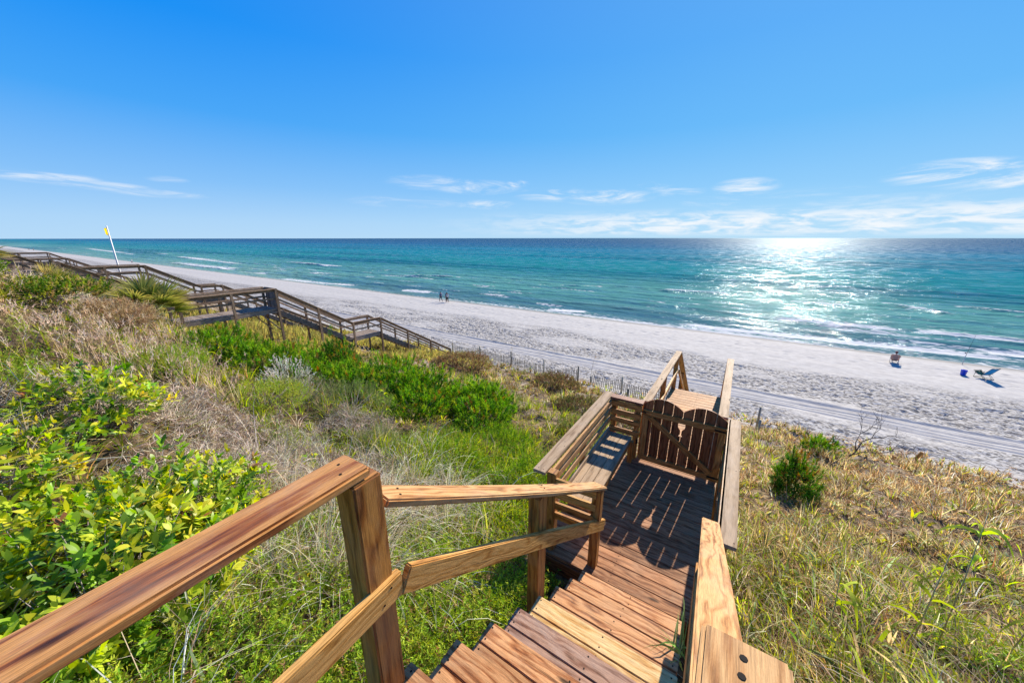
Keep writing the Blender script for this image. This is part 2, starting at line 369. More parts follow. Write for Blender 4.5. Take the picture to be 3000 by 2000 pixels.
def mixn(f_, a, b_, nn=n_, ll=l_, mode='MIX'):
    q = nn.new('ShaderNodeMix'); q.data_type = 'RGBA'; q.blend_type = mode
    for i, v in ((0, f_), (6, a), (7, b_)):
        if isinstance(v, tuple): q.inputs[i].default_value = (*v, 1)
        elif isinstance(v, float): q.inputs[i].default_value = v
        else: ll.new(v, q.inputs[i])
    return q.outputs[2]
pos = geo.outputs['Position']
big = nt(pos, .5, 5).outputs['Fac']; sml = nt(pos, 9, 6).outputs['Fac']
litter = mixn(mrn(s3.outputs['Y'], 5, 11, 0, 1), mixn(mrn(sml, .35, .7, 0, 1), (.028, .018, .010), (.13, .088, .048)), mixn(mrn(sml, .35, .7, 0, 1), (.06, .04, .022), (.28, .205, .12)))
sandc = mixn(mrn(nt(pos, 1.5, 5).outputs['Fac'], .3, .7, 0, 1), (.39, .37, .345), (.465, .445, .415))
dune_sand = mixn(mrn(sml, .4, .65, 0, 1), (.26, .20, .14), (.42, .37, .31))
sandpatch = mrn(nt(pos, .9, 5).outputs['Fac'], .50, .60, 0, 1)
edge = n_.new('ShaderNodeMath'); edge.operation = 'MULTIPLY_ADD'; edge.inputs[1].default_value = 5; l_.new(big, edge.inputs[0]); l_.new(s3.outputs['Y'], edge.inputs[2])
upper = mrn(edge.outputs[0], 9, 24, 0.0, .8)
mm_ = n_.new('ShaderNodeMath'); mm_.operation = 'MULTIPLY'; l_.new(sandpatch, mm_.inputs[0]); l_.new(upper, mm_.inputs[1])
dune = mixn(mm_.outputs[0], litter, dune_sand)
onb = mrn(edge.outputs[0], 26.2, 28.2, 0, 1)
# footprint shadows painted as dark specks into the trampled sand colour
tra = n_.new('ShaderNodeAttribute'); tra.attribute_name = 'tramp'
pit_shade = mrn(nt(pos, 4.2, 5, (1, 1.7, 1)).outputs['Fac'], .46, .56, 0, 1)
bz = n_.new('ShaderNodeMath'); bz.operation = 'MULTIPLY'; l_.new(pit_shade, bz.inputs[0]); l_.new(mrn(tra.outputs['Fac'], 0, .9, .03, .95), bz.inputs[1])
sandc = mixn(bz.outputs[0], sandc, (.14, .13, .12))
wet = mrn(s3.outputs['Z'], -12.19, -12.075, 1, 0)
sandc = mixn(wet, sandc, (.22, .21, .19))
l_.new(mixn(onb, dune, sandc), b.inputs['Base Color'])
b.inputs['Roughness'].default_value = .9; b.inputs['Specular IOR Level'].default_value = .15
bp = n_.new('ShaderNodeBump'); l_.new(mrn(tra.outputs['Fac'], 0, 1, .25, 1.0), bp.inputs['Strength']); bp.inputs['Distance'].default_value = .07
l_.new(nt(pos, 5, 5, (1, 1.6, 1)).outputs['Fac'], bp.inputs['Height']); l_.new(bp.outputs[0], b.inputs['Normal'])
Zg, TR = ground_z(Xg, Yg, True); gnd, _, _ = sheet('ground', xs, ys, Zg, m)
a_ = gnd.data.attributes.new('tramp', 'FLOAT', 'POINT'); a_.data.foreach_set('value', TR.astype(np.float32).ravel())
tag(gnd, 'white sand beach and sandy dune slope running down to the water', None, kind='structure')

# =========================================================== SEA
FOAM = [(-418.4, 74.3, -385.4, 95.5), (-323.6, 84.6, -202.6, 74.8), (-152.4, 57.8, -143.2, 60.6), (-120.6, 53.1, -87.1, 57.1), (-119.4, 85.5, -116.3, 90.9), (-93.7, 81.1, -76.5, 87.1), (-69.3, 57.8, -60.7, 58.6), (-39.8, 85.7, -30, 89.8), (-15.8, 90.7, -1.3, 93.6), (23.8, 95.3, 31.0, 87.3), (34.5, 97.2, 46, 93.1), (21.0, 68.4, 38, 65.5), (5.3, 66.9, 20, 67.6), (-6.4, 55.7, 26, 57.3), (23.8, 59.4, 34, 59.5), (-28.0, 55.3, -21.5, 56.7), (-137.4, 65.9, -126.6, 69.8), (-250, 62, -170, 60), (-200, 96, -150, 92), (9, 88.4, 18, 89.1), (-700, 95, -430, 80)]
xs = axis(-9000, -170, 60, 9000, .55, 1.10); ys = axis(52.6, 52.7, 125, 30000, .22, 1.045)
Xs, Ys = np.meshgrid(xs, ys)
shore = 53.4+.9*(fbm(Xs*.045, 0*Xs, 71, 3)-.5)*2
def swell(X, Y):
    near = (1-sm(140, 400, Y)); sh = sm(53, 62, Y)
    ph = Y+3.5*(fbm(X*.02, Y*.03, 90, 3)-.5)*2
    z = .16*np.sin(ph*.62)*(.3+fbm(X*.03, Y*.1, 91, 2))+.07*np.sin(ph*1.7+2*vnoise(X*.05, Y*.1, 92))
    z = z+.10*(fbm(X*.35, Y*.9, 93, 3)-.5)+.05*(fbm(X*1.3, Y*2.2, 94, 2)-.5)
    return z*near*(.12+.88*sh)
Zs = SEA+.02+swell(Xs, Ys)
foam = np.zeros_like(Xs)
for (xa, ya, xb, yb) in FOAM:
    u = (Xs-xa)/(xb-xa); yc = ya+(yb-ya)*np.clip(u, 0, 1)+1.1*(fbm(Xs*.12, 0*Xs, 80, 3)-.5)*2
    wy = (1.3 if ya > 60 else .9)*(1.15 if xa > 3 else 1.0)*(1+min(1.6, abs(xb-xa)/60))
    e = sm(-.08, .12, u)*(1-sm(.85, 1.1, u))*(.72 if abs(xb-xa) > 60 else 1)*(.7+.6*vnoise(Xs*.05, 0*Xs, 79))
    d = (Ys-yc)/wy
    foam = np.maximum(foam, e*np.exp(-np.where(d > 0, d*.55, d*2.2)**2))
    ridge = e*np.exp(-((Ys-yc+.5)/.9)**2)*.34
    if ya > 60 and abs(xb-xa) < 130: Zs = Zs+ridge*(1-sm(140, 200, Ys))
swash = np.exp(-np.clip(Ys-shore, 0, None)/2.1)*sm(-.4, .2, Ys-shore)*(.55+.9*fbm(Xs*.06, 0*Xs, 85, 3))*sm(-90, -20, Xs-0)*.72
swash = np.maximum(swash, .75*np.exp(-np.abs(Ys-shore-.15)/.3))
foam = np.maximum(foam, swash)
foam = np.maximum(foam, .55*sm(.66, .8, fbm(Xs*.07, Ys*.55, 86, 3))*sm(54, 60, Ys)*(1-sm(75, 110, Ys)))
Zs = np.where(Ys < shore+3, SEA+.012+(Zs-SEA-.012)*sm(0, 3, Ys-shore), Zs)
m, nn, ll, b = mat('sea_water')
geo = nn.new('ShaderNodeNewGeometry'); s3 = nn.new('ShaderNodeSeparateXYZ'); ll.new(geo.outputs['Position'], s3.inputs[0]); pos = geo.outputs['Position']
at = nn.new('ShaderNodeAttribute'); at.attribute_name = 'foam'
lg = nn.new('ShaderNodeMath'); lg.operation = 'LOGARITHM'; lg.inputs[1].default_value = 10
wob = nt(pos, .05, 4, (.35, 1, 1), nn, ll).outputs['Fac']
wb = nn.new('ShaderNodeMath'); wb.operation = 'MULTIPLY_ADD'; wb.inputs[1].default_value = 45; ll.new(wob, wb.inputs[0]); ll.new(s3.outputs['Y'], wb.inputs[2])
ll.new(wb.outputs[0], lg.inputs[0])
rp = nn.new('ShaderNodeValToRGB'); ll.new(mrn(lg.outputs[0], 1.7, 3.5, 0, 1, nn, ll), rp.inputs[0])
rp.color_ramp.interpolation = 'EASE'
stops = [(0.0, (.17, .26, .225)), (.08, (.085, .25, .225)), (.2, (.016, .185, .20)), (.34, (.002, .160, .21)), (.50, (.0008, .128, .21)), (.66, (.0, .070, .165)), (.85, (.0, .048, .13))]
e = rp.color_ramp.elements; e[0].position = 0; e[0].color = (*stops[0][1], 1); e[1].position = 1; e[1].color = (.0, .042, .115, 1)
for p_, c_ in stops[1:]:
    q = e.new(p_); q.color = (*c_, 1)
bandn = nt(pos, .03, 5, (.12, 1, 1), nn, ll).outputs['Fac']
wcol = mixn(mrn(bandn, .35, .7, 0, 1, nn, ll), rp.outputs[0], (.001, .075, .13), nn, ll)
dk = mixn(mrn(bandn, .42, .60, .0, .7, nn, ll), rp.outputs[0], wcol, nn, ll)
fine = nt(pos, 2.2, 6, (.55, 1.2, 1), nn, ll).outputs['Fac']
fm = nn.new('ShaderNodeMath'); fm.operation = 'MULTIPLY_ADD'; fm.inputs[1].default_value = 1.7; ll.new(fine, fm.inputs[0])
ll.new(at.outputs['Fac'], fm.inputs[2])
fmask = mrn(fm.outputs[0], 1.18, 1.55, 0, 1, nn, ll)
df = nn.new('ShaderNodeBsdfDiffuse'); ll.new(mixn(fmask, dk, (.53, .54, .54), nn, ll), df.inputs['Color'])
gl = nn.new('ShaderNodeBsdfGlossy'); gl.distribution = 'GGX'; gl.inputs['Color'].default_value = (.80, .93, 1, 1)
rf_ = mrn(lg.outputs[0], 1.95, 3.0, .12, .24, nn, ll); ll.new(rf_, gl.inputs['Roughness'])
fz_ = nn.new('ShaderNodeFresnel'); fz_.inputs['IOR'].default_value = 1.33
fac = mrn(fz_.outputs[0], 0.02, .8, .025, .20, nn, ll)
fk = nn.new('ShaderNodeMath'); fk.operation = 'MULTIPLY'; ll.new(fac, fk.inputs[0]); ll.new(mrn(fmask, 0, 1, 1, .1, nn, ll), fk.inputs[1])
ptch = nt(pos, .42, 7, (.35, 1, 1), nn, ll).outputs['Fac']
fk2 = nn.new('ShaderNodeMath'); fk2.operation = 'MULTIPLY'; ll.new(fk.outputs[0], fk2.inputs[0]); ll.new(mrn(ptch, .44, .60, .12, 2.4, nn, ll), fk2.inputs[1])
gl2 = nn.new('ShaderNodeBsdfGlossy'); gl2.inputs['Roughness'].default_value = .035; gm = nn.new('ShaderNodeMixShader'); gm.inputs[0].default_value = .55; ll.new(gl.outputs[0], gm.inputs[1]); ll.new(gl2.outputs[0], gm.inputs[2])
ms = nn.new('ShaderNodeMixShader'); ll.new(fk2.outputs[0], ms.inputs[0]); ll.new(df.outputs[0], ms.inputs[1]); ll.new(gm.outputs[0], ms.inputs[2]); ll.new(ms.outputs[0], nn['Material Output'].inputs['Surface'])
b1 = nn.new('ShaderNodeBump'); b1.inputs['Strength'].default_value = 1; b1.inputs['Distance'].default_value = .62
ll.new(nt(pos, .55, 7, (.5, 1, 1), nn, ll).outputs['Fac'], b1.inputs['Height'])
b2 = nn.new('ShaderNodeBump'); b2.inputs['Strength'].default_value = 1; b2.inputs['Distance'].default_value = .08
ll.new(nt(pos, 4, 5, (.7, 1, 1), nn, ll).outputs['Fac'], b2.inputs['Height']); ll.new(b1.outputs[0], b2.inputs['Normal'])
for q in (df, gl, gl2, fz_): ll.new(b2.outputs[0], q.inputs['Normal'])
seao, _, _ = sheet('sea', xs, ys, Zs, m)
a_ = seao.data.attributes.new('foam', 'FLOAT', 'POINT'); a_.data.foreach_set('value', foam.astype(np.float32).ravel())
tag(seao, 'turquoise sea with low breaking waves and sun glitter', None, kind='structure')

# =========================================================== NEW WALKWAY
ZL = -3.55; RUN = .295; RISE = .19
def screws_for(L, w, ends=True, mid=()):
    s = []
    for x in ([.035, L-.035] if ends else [])+list(mid):
        s += [(x, -w*.28), (x, w*.28)]
    return s
st = thing('staircase', 'stained wooden staircase descending in the foreground, with a red-brown handrail and reddish treads', 'staircase', (-.4, 1.8, ZL))
kinds = ['deck', 'tread', 'tread', 'tread', 'tread_pale', 'tread_violet', 'tread', 'tread', 'tread']
for k in range(1, 9):
    yn = 3.14-RUN*k-.0; z = ZL+RISE*k
    xl = -.925-.012*k-(.004*k*k*.3); xr = .035+.004*k
    if k == 8: xl = -1.10
    for j in (0, 1):
        yc = yn-.070-j*.146
        mt = M[kinds[k]] if j == 0 or k in (4, 5) else M['tread']
        sk = .036
        board('tread_board', st, (xl, yc+.0-sk*0, z), (xr, yc-.0, z), .14, .034, mt, bev=.005, screws=screws_for(xr-xl, .14, True, [(xr-xl)*.52]))
# platform at the top of the flight
for j in range(5):
    yc = .49-j*.146
    board('tread_board', st, (-1.0, yc, -1.83), (.09, yc, -1.83), .14, .034, M['tread'], bev=.005, screws=screws_for(1.09, .14))
for x in (-.80, -.02):
    pts = [(3.1, ZL-.05)]
    outline = []
    for k in range(0, 9):
        y_ = 3.14-RUN*k-.02; zt = ZL+RISE*k-.036
        if k > 0: outline += [(y_-RUN+RUN*0, zt)] if False else []
    # saw-tooth stringer
    top = [(3.12, ZL-.30), (3.12, ZL-.04)]
    for k in range(1, 9):
        y1 = 3.14-RUN*k-.01; zt = ZL+RISE*k-.036
        top += [(y1, ZL+RISE*(k-1)-.036), (y1, zt)]
    top += [(.55, ZL+RISE*8-.036), (.55, ZL+RISE*8-.36)]
    Mx = Matrix(((0, -1, 0, x), (1, 0, 0, 0), (0, 0, 1, 0), (0, 0, 0, 1)))
    prism('stringer', st, top, .04, M['post'], Mx)
# posts of the stair
post('post', st, -1.125, .655, -3.2, -.87, M['post'], .13, .008, sy=.12)
post('post', st, -1.055, 2.02, -3.9, -1.87, M['post'], .10, .006, sy=.13)
post('post', st, -.925, 3.14, -4.3, -2.545, M['post'], .095, .006)
post('post', st, .13, 3.02, -4.2, -2.40, M['post'], .09)
post('post', st, .12, 1.0, -3.4, -1.22, M['post'], .09)
# handrails
board('handrail', st, (-1.15, .68, -.827), (-1.15, -1.6, -.827), .165, .042, M['cap_red'], bev=.010, screws=[(.06, -.03), (.09, .03)])
M0 = Vector((-1.145, .745, -1.02)); M1 = Vector((-.925, 3.21, -2.53))
board('handrail', st, M0, M1, .155, .036, M['cap_orange'], bev=.008, seg=10, bow=-.014, screws=[(.10, -.03), (.13, .03), (1.5, -.03), (1.55, .02), (2.82, -.04), (2.83, .04)])
board('handrail', st, (.105, 3.12, -2.405), (.11, .55, -.90), .135, .038, M['cap_orange'], bev=.006, screws=[(.5, -.03), (.55, .03)])
board('handrail', st, (.107, .62, -.70), (.107, -.9, -.52), .138, .04, M['cap_orange'], bev=.008, screws=[(.042, -.003, .0065), (.078, -.006, .0065)])
# middle rails on edge (face to the steps)
board('middle_rail', st, (-1.035, .74, -1.435), (-1.035, -1.6, -1.435), .122, .042, M['rail'], up=(1, 0, 0), bev=.006, screws=[(.06, -.03), (.10, .025)])
board('middle_rail', st, (-1.03, .755, -1.44), (-.862, 3.27, -3.08), .122, .042, M['rail'], up=(1, 0, .02), bev=.006, seg=6, bow=-.012)
board('middle_rail', st, (.055, 3.08, -2.95), (.055, .6, -1.35), .115, .04, M['post'], up=(-1, 0, 0), bev=.005)

dk = thing('boardwalk_deck', 'dark stained boardwalk landing with pale capped rails, between the steps and the sand', 'boardwalk', (-.5, 5, ZL))
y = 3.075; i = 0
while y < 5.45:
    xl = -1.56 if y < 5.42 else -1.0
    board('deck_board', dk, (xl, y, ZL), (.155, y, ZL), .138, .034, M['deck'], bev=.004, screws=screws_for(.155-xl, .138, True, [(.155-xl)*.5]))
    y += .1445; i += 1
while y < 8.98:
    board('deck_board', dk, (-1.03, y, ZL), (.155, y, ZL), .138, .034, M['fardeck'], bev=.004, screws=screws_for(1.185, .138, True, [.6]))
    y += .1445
YE = y-.0723
for x in (-1.545, -.7, .14):
    y1 = 5.45 if x < -1.2 else YE-.02
    board('joist', dk, (x, 3.02, ZL-.037), (x, y1, ZL-.037), .038, .18, M['post'], bev=.003)
board('joist', dk, (-1.52, 3.0, ZL-.037), (.12, 3.0, ZL-.037), .036, .18, M['gate'], bev=.003)
# right-hand rail of the landing
board('handrail', dk, (.247, 3.0, -2.5), (.247, 5.56, -2.5), .146, .038, M['cap'], screws=[(.05, -.05), (.06, .05), (1.2, -.04), (1.22, .04), (2.5, .05), (2.5, -.05)])
for yy in (3.1, 4.3, 5.47): post('post', dk, .215, yy, -6.2 if yy > 4 else -5.2, -2.54, M['post'], .09)
for zz in (-2.56, -2.93, -3.22): board('middle_rail', dk, (.168, 3.06, zz), (.168, 5.52, zz), .12, .03, M['post'], up=(-1, 0, 0), bev=.003)
# rails beyond the gate
HR = [(-.965, .125, -2.50), (.098, .125, -2.50)]
for sx, (xc, wd, zt) in zip((-1, 1), HR):
    board('handrail', dk, (xc, 5.50 if sx < 0 else 5.56, zt+.0), (xc, 8.96, -2.60), wd, .038, M['cap'], screws=[(.08, -.03), (.08, .03), (1.7, .03), (1.72, -.03), (3.3, .03), (3.3, -.03)])
    xp = xc-.02 if sx < 0 else xc+.02
    for yy in (5.62, 7.25, 8.9):
        zg = float(gz(xp, yy))
        post('post', dk, xp, yy, zg-.3, -2.60, M['post'], .09)
    xi = xc+.035 if sx < 0 else xc-.035
    board('middle_rail', dk, (xi, 5.68, -3.08), (xi, 8.96, -3.10), .09, .036, M['rail'], up=(-sx, 0, 0), bev=.003)
# lower flight to the sand
lf = thing('staircase', 'lower wooden flight dropping from the far end of the boardwalk to the sand', 'staircase', (-.4, 12, -6))
zz = ZL; yy = YE; k = 0
while zz-RISE > float(gz(-.4, yy+.2))+.02 and k < 44:
    zz -= RISE
    for j in (0, 1): board('tread_board', lf, (-.95, yy+.07+j*.146, zz), (.09, yy+.07+j*.146, zz), .14, .034, M['fardeck'], bev=0)
    yy += RUN; k += 1
YB, ZB = yy, zz
slope = -RISE/RUN
for x in (-.965, .098):
    board('handrail', lf, (x, YE+.02, -2.61), (x, YB, -2.61+slope*(YB-YE)), .13, .038, M['cap'])
    xi = x+.035 if x < 0 else x-.035
    board('middle_rail', lf, (xi, YE+.06, -3.12), (xi, YB, -3.12+slope*(YB-YE-.04)), .09, .036, M['rail'], up=(1 if x > 0 else -1, 0, 0))
    board('stringer', lf, (x+(.1 if x < 0 else -.1), YE, ZL-.03), (x+(.1 if x < 0 else -.1), YB, ZL-.03+slope*(YB-YE)), .04, .26, M['post'])
    q = 1.6
    while YE+q < YB:
        yq = YE+q; xp = x-.02 if x < 0 else x+.02; post('post', lf, xp, yq, float(gz(xp, yq))-.3, -2.66+slope*q, M['post'], .09); q += 1.9

# bench ----------------------------------------------------------------------
bn = thing('bench', 'built-in wooden bench with slatted back beside the gate on the landing', 'bench', (-1.28, 4.3, ZL))
for j in range(3):
    xc = -1.172-j*.146
    board('seat_board', bn, (xc, 3.44 if j < 3 else 3.2, -3.12), (xc, 5.36, -3.12), .142, .036, M['cap'], bev=.005, screws=[(.4, -.03), (.4, .03), (.9, -.035), (.93, .03), (1.5, .03), (1.5, -.03)])
bcap = board('backrest_cap', bn, (-1.575, 3.02, -2.5), (-1.575, 5.55, -2.5), .15, .038, M['cap'], bev=.005, cut0=0, screws=[(.05, .03), (.05, -.03), (.6, -.04), (.7, .0), (1.3, -.04), (1.35, .03), (1.9, .02), (2.0, -.04)])
for zt, wd in ((-2.60, .085), (-2.735, .085), (-2.90, .085), (-3.10, .09)):
    board('backrest_slat', bcap, (-1.475, 3.10, zt), (-1.475, 5.40, zt), wd, .03, M['cap_orange'] if zt > -3 else M['cap'], up=(1, 0, 0), bev=.003)
acap = board('armrest_cap', bn, (-1.50, 5.42, -2.494), (-.985, 5.42, -2.494), .15, .04, M['redcap'], bev=.005)
for zt in (-2.60, -2.745, -2.885, -3.065):
    board('side_slat', acap, (-1.49, 5.365, zt), (-1.0, 5.365, zt), .085, .03, M['gatef'], up=(0, -1, 0), bev=.003)
for zt in (-2.60, -2.76, -2.915, -3.05):
    board('side_slat', bn, (-1.40, 3.06, zt), (-.925, 3.09, zt), .085, .035, M['rail'] if zt > -2.9 else M['post'], up=(0, -1, 0), bev=.003)
post('post', bn, -1.435, 3.1, -4.5, -2.497, M['post'], .105); post('post', bn, -1.535, 4.3, -5.0, -2.54, M['post'], .07)
post('post', bn, -1.44, 5.44, -5.4, -2.54, M['post'], .085); post('post', bn, -1.065, 5.44, -5.2, -2.54, M['gatef'], .075)
post('leg', bn, -1.09, 5.30, ZL, -3.16, M['post'], .075); post('leg', bn, -1.12, 3.60, ZL, -3.16, M['post'], .08)
board('seat_beam', bn, (-1.12, 3.5, -3.158), (-1.12, 5.3, -3.158), .036, .09, M['post'], bev=.003)


# gate --------------------------------------------------------------------------
gt = thing('gate', 'dark wooden picket gate with a double arched top and a wine-glass cut-out', 'gate', (-.41, 5.43, ZL))
GX0, GX1 = -.985, .165; npk = 8; pitch = (GX1-GX0)/npk; gap = .0075; GC = -.412
def topz(x):
    t = (x-GX0)/((GX1-GX0)/2); t = t-math.floor(t) if x < GX1-1e-6 else 1.0
    return -2.525+.135*math.sin(math.pi*t)**.8
# half outline of the glass (offset from its axis, z): upright bowl, stem and foot
GL = [(0, -2.668), (.036, -2.668), (.046, -2.70), (.052, -2.745), (.046, -2.785), (.028, -2.812), (.012, -2.83), (.009, -2.90), (.026, -2.918), (.030, -2.926), (0, -2.926)]
for k in range(npk):
    a = GX0+k*pitch+(gap/2 if k else 0); b_ = GX0+(k+1)*pitch-(gap/2 if k < npk-1 else 0)
    tops = [(a+(b_-a)*i/8, topz(min(max(a+(b_-a)*i/8, GX0+1e-4), GX1-1e-4) if k != 3 else min(a+(b_-a)*i/8, GC-.004))) for i in range(9)]
    pts = [(a, -3.50)]; 
    left = []; right = []
    if k == 3: right = [(GC-o-.0, z) for o, z in GL]; right = [(min(x, b_), z) for x, z in right]
    if k == 4: left = [(GC+o, z) for o, z in GL]; left = [(max(x, a), z) for x, z in left]
    def clean(L_):
        out = []
        for p in L_:
            if not out or (abs(p[0]-out[-1][0])+abs(p[1]-out[-1][1])) > 1e-5: out.append(p)
        return out
    pts = clean([(a, -3.50)]+left[::-1]+tops+right+[(b_, -3.50)])
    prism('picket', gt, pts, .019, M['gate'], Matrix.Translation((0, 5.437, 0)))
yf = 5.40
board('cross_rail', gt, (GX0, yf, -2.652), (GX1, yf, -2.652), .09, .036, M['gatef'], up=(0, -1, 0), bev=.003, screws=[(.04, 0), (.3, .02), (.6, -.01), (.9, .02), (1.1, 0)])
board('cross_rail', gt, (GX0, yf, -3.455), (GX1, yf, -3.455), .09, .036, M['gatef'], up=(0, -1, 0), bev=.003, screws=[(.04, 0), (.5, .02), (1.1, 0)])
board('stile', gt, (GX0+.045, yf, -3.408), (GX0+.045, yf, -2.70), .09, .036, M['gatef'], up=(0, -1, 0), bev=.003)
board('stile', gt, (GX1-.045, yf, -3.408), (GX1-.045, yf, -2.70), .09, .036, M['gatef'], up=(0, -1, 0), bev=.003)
board('brace', gt, (GX0+.10, yf-.001, -2.715), (GX1-.10, yf-.001, -3.40), .085, .034, M['gatef'], up=(0, -1, 0), bev=.003, cut0=.9, cut1=.9)
lt = board('latch', gt, (-1.04, 5.388, -2.64), (-.93, 5.388, -2.655), .022, .012, M['steel'], up=(0, -1, 0), bev=.002)
for zz in (-2.66, -3.44): board('hinge', gt, (.02, 5.394, zz), (.17, 5.394, zz), .03, .005, M['steel'], up=(0, -1, 0), bev=.001)
lk = thing('latch_box', 'small dark metal catch on the bench post beside the gate', 'latch', (-1.03, 5.36, -3.2))
board('catch_plate', lk, (-1.02, 5.352, -3.14), (-1.02, 5.352, -3.22), .03, .012, M['steel'], up=(0, -1, 0), bev=.002)
board('catch_bar', lk, (-1.03, 5.338, -3.18), (-.985, 5.338, -3.18), .012, .01, M['steel'], up=(0, -1, 0), bev=.002)

# =========================================================== OLD WALKWAYS
def old_walk(label, X, Wd, prof, xtra=None, mats=('old', 'oldbrown'), rail_h=1.15, full=True):
    """X: near rail; prof: [(y, deck z, kind)] kind of the stretch that follows: 'deck' or 'stair'"""
    t = thing('beach_walkway', label, 'walkway', (X-Wd/2, prof[0][0], prof[0][1]), group='old wooden beach walkways')
    mo, mb = M[mats[0]], M[mats[1]]; xf = X-Wd
    for i in range(len(prof)-1):
        (y0, z0, kd), (y1, z1, _) = prof[i], prof[i+1]
        if kd == 'deck':
            nb = max(1, int((y1-y0)/.16)) if full else max(1, int((y1-y0)/.32)); st_ = (y1-y0)/nb
            for j in range(nb):
                yc = y0+st_*(j+.5); board('deck_board', t, (xf+.03, yc, z0), (X-.03, yc, z0), st_-.012, .035, mo, bev=0)
            for x in (X-.06, xf+.06): board('joist', t, (x, y0, z0-.037), (x, y1, z0-.037), .045, .22, mo, bev=0)
        else:
            ns = max(1, round((z0-z1)/.19)); ry = (y1-y0)/ns; rz = (z0-z1)/ns
            for j in range(ns):
                zt = z0-rz*(j+1)+.0; board('tread_board', t, (xf+.05, y0+ry*(j+.5), zt), (X-.05, y0+ry*(j+.5), zt), ry+.02, .04, mo, bev=0)
            for x in (X-.09, xf+.09): board('stringer', t, (x, y0, z0-.05), (x, y1, z1-.05), .045, .30, mo, bev=0)
        for x, near in ((X, 1), (xf, 0)):
            board('handrail', t, (x, y0, z0+rail_h), (x, y1, z1+rail_h), .14, .045, mb, bev=0)
            xi = x-.06 if near else x+.06
            board('middle_rail', t, (xi, y0, z0+rail_h-.12), (xi, y1, z1+rail_h-.12), .13, .04, mb, up=(-1, 0, 0), bev=0)
            board('middle_rail', t, (xi, y0, z0+rail_h*.5), (xi, y1, z1+rail_h*.5), .10, .04, mb, up=(-1, 0, 0), bev=0)
            npst = max(1, round((y1-y0)/2.2))
            for j in range(npst+(1 if i == len(prof)-2 else 0)):
                s = j/npst; yp = y0+(y1-y0)*s; zp = z0+(z1-z0)*s; xp = x+.04 if near else x-.04
                post('post', t, xp, yp, float(gz(xp, yp))-.3, zp+rail_h-.03, mb, .11, bev=0)
    return t
w1 = old_walk('nearest weathered grey beach walkway, its platform closed by a tall solid end panel', -22.4, 1.5,
    [(2.3, -2.0, 'stair'), (5.45, -3.93, 'deck'), (9.75, -3.93, 'stair'), (14.3, -6.82, 'deck'), (16.55, -6.85, 'stair'), (24.0, -11.3, 'deck')], rail_h=1.15)
for j in range(6):
    xa = -23.78+j*.245; board('panel_board', w1, (xa, 9.86, -4.02), (xa, 9.86, -2.80), .235, .03, M['old'], up=(0, -1, 0), bev=0)
for xa in (-22.42, -23.85): board('brace', w1, (xa, 9.0, -4.3), (xa, 9.9, -5.4), .10, .05, M['old'], bev=0)
w2 = old_walk('middle weathered walkway stepping down behind the palmetto, partly hidden by its fronds', -36.0, 1.6,
    [(-1.5, .35, 'stair'), (3.6, -2.9, 'deck'), (7.55, -2.95, 'stair'), (10.4, -4.75, 'deck'), (11.8, -4.8, 'stair'), (22.5, -11.4, 'deck')], rail_h=1.1)
w3 = old_walk('weathered walkway third along the dune, its level rail showing just above the hilltop plants', -63.7, 1.8,
    [(-2, -1.4, 'stair'), (1.5, -3.35, 'deck'), (7.4, -3.4, 'stair'), (20.5, -11.3, 'deck')], rail_h=1.25, full=False)
w4 = old_walk('farthest weathered walkway near the left edge, small and pale against the distant beach', -82.5, 1.8,
    [(-3, -1.0, 'stair'), (.5, -3.2, 'deck'), (8.0, -3.25, 'stair'), (21, -11.3, 'deck')], rail_h=1.3, full=False)

# =========================================================== SAND FENCE
sf = thing('sand_fence', 'weathered picket sand fence with round posts along the foot of the dune', 'fence', (-13, 26, -11.6))
FP = [(-24.2, 26.3), (-20.75, 26.5), (-16.84, 26.15), (-13.17, 25.7), (-9.93, 25.5), (-8.9, 25.6), (-6.45, 25.85), (-5.9, 25.6), (-3.4, 25.7), (-.6, 25.6), (2.2, 24.2)]
HT = [1.15, 1.25, 1.5, 1.45, 1.4, .75, 1.35, .6, 1.0, 1.1, 1.35]
for (x, y), h in zip(FP, HT):
    g = float(gz(x, y)); tubes('fence_post', sf, [([(x, y, g-.3), (x+.01, y, g+h*.5), (x+.0, y, g+h)], [.065, .06, .055])], M['fence'], 8)
for i in range(len(FP)-2):
    if i == 4: continue
    (xa, ya), (xb, yb) = FP[i], FP[i+1]
    L = math.hypot(xb-xa, yb-ya); nl = int(L/.13); me = bmesh.new(); g0 = [float(gz(xa+(xb-xa)*(j+.5)/nl, ya+(yb-ya)*(j+.5)/nl)) for j in range(nl)]
    for j in range(nl):
        s = (j+.5)/nl; x = xa+(xb-xa)*s; y = ya+(yb-ya)*s; g = g0[j]
        sag = -.55*4*s*(1-s)*.6 if i != 6 else -.2; h = 1.05+sag*.6+.25*(s-.5)*(1 if i in (3, 5) else .4)+random.uniform(-.04, .04)
        lean = random.uniform(-.05, .05)+(.10 if i == 5 else 0)*(1-s)
        r = bmesh.ops.create_cube(me, size=1)
        for v in r['verts']:
            v.co = Vector((x+v.co.x*.045+(v.co.z+.5)*lean*h, y+v.co.y*.012, g-.1+(v.co.z+.5)*(h+.1)))
    for hw in (.3, .75):
        r = bmesh.ops.create_cube(me, size=1)
        ga, gb = g0[0], g0[-1]
        for v in r['verts']:
            s = v.co.x+.5; v.co = Vector((xa+(xb-xa)*s, ya+(yb-ya)*s+v.co.y*.012+.012, ga+(gb-ga)*s+hw+v.co.z*.012))
    d = bpy.data.meshes.new('picket_panel'); me.to_mesh(d); me.free(); uvbox(d); obj('picket_panel', d, M['fence'], sf)
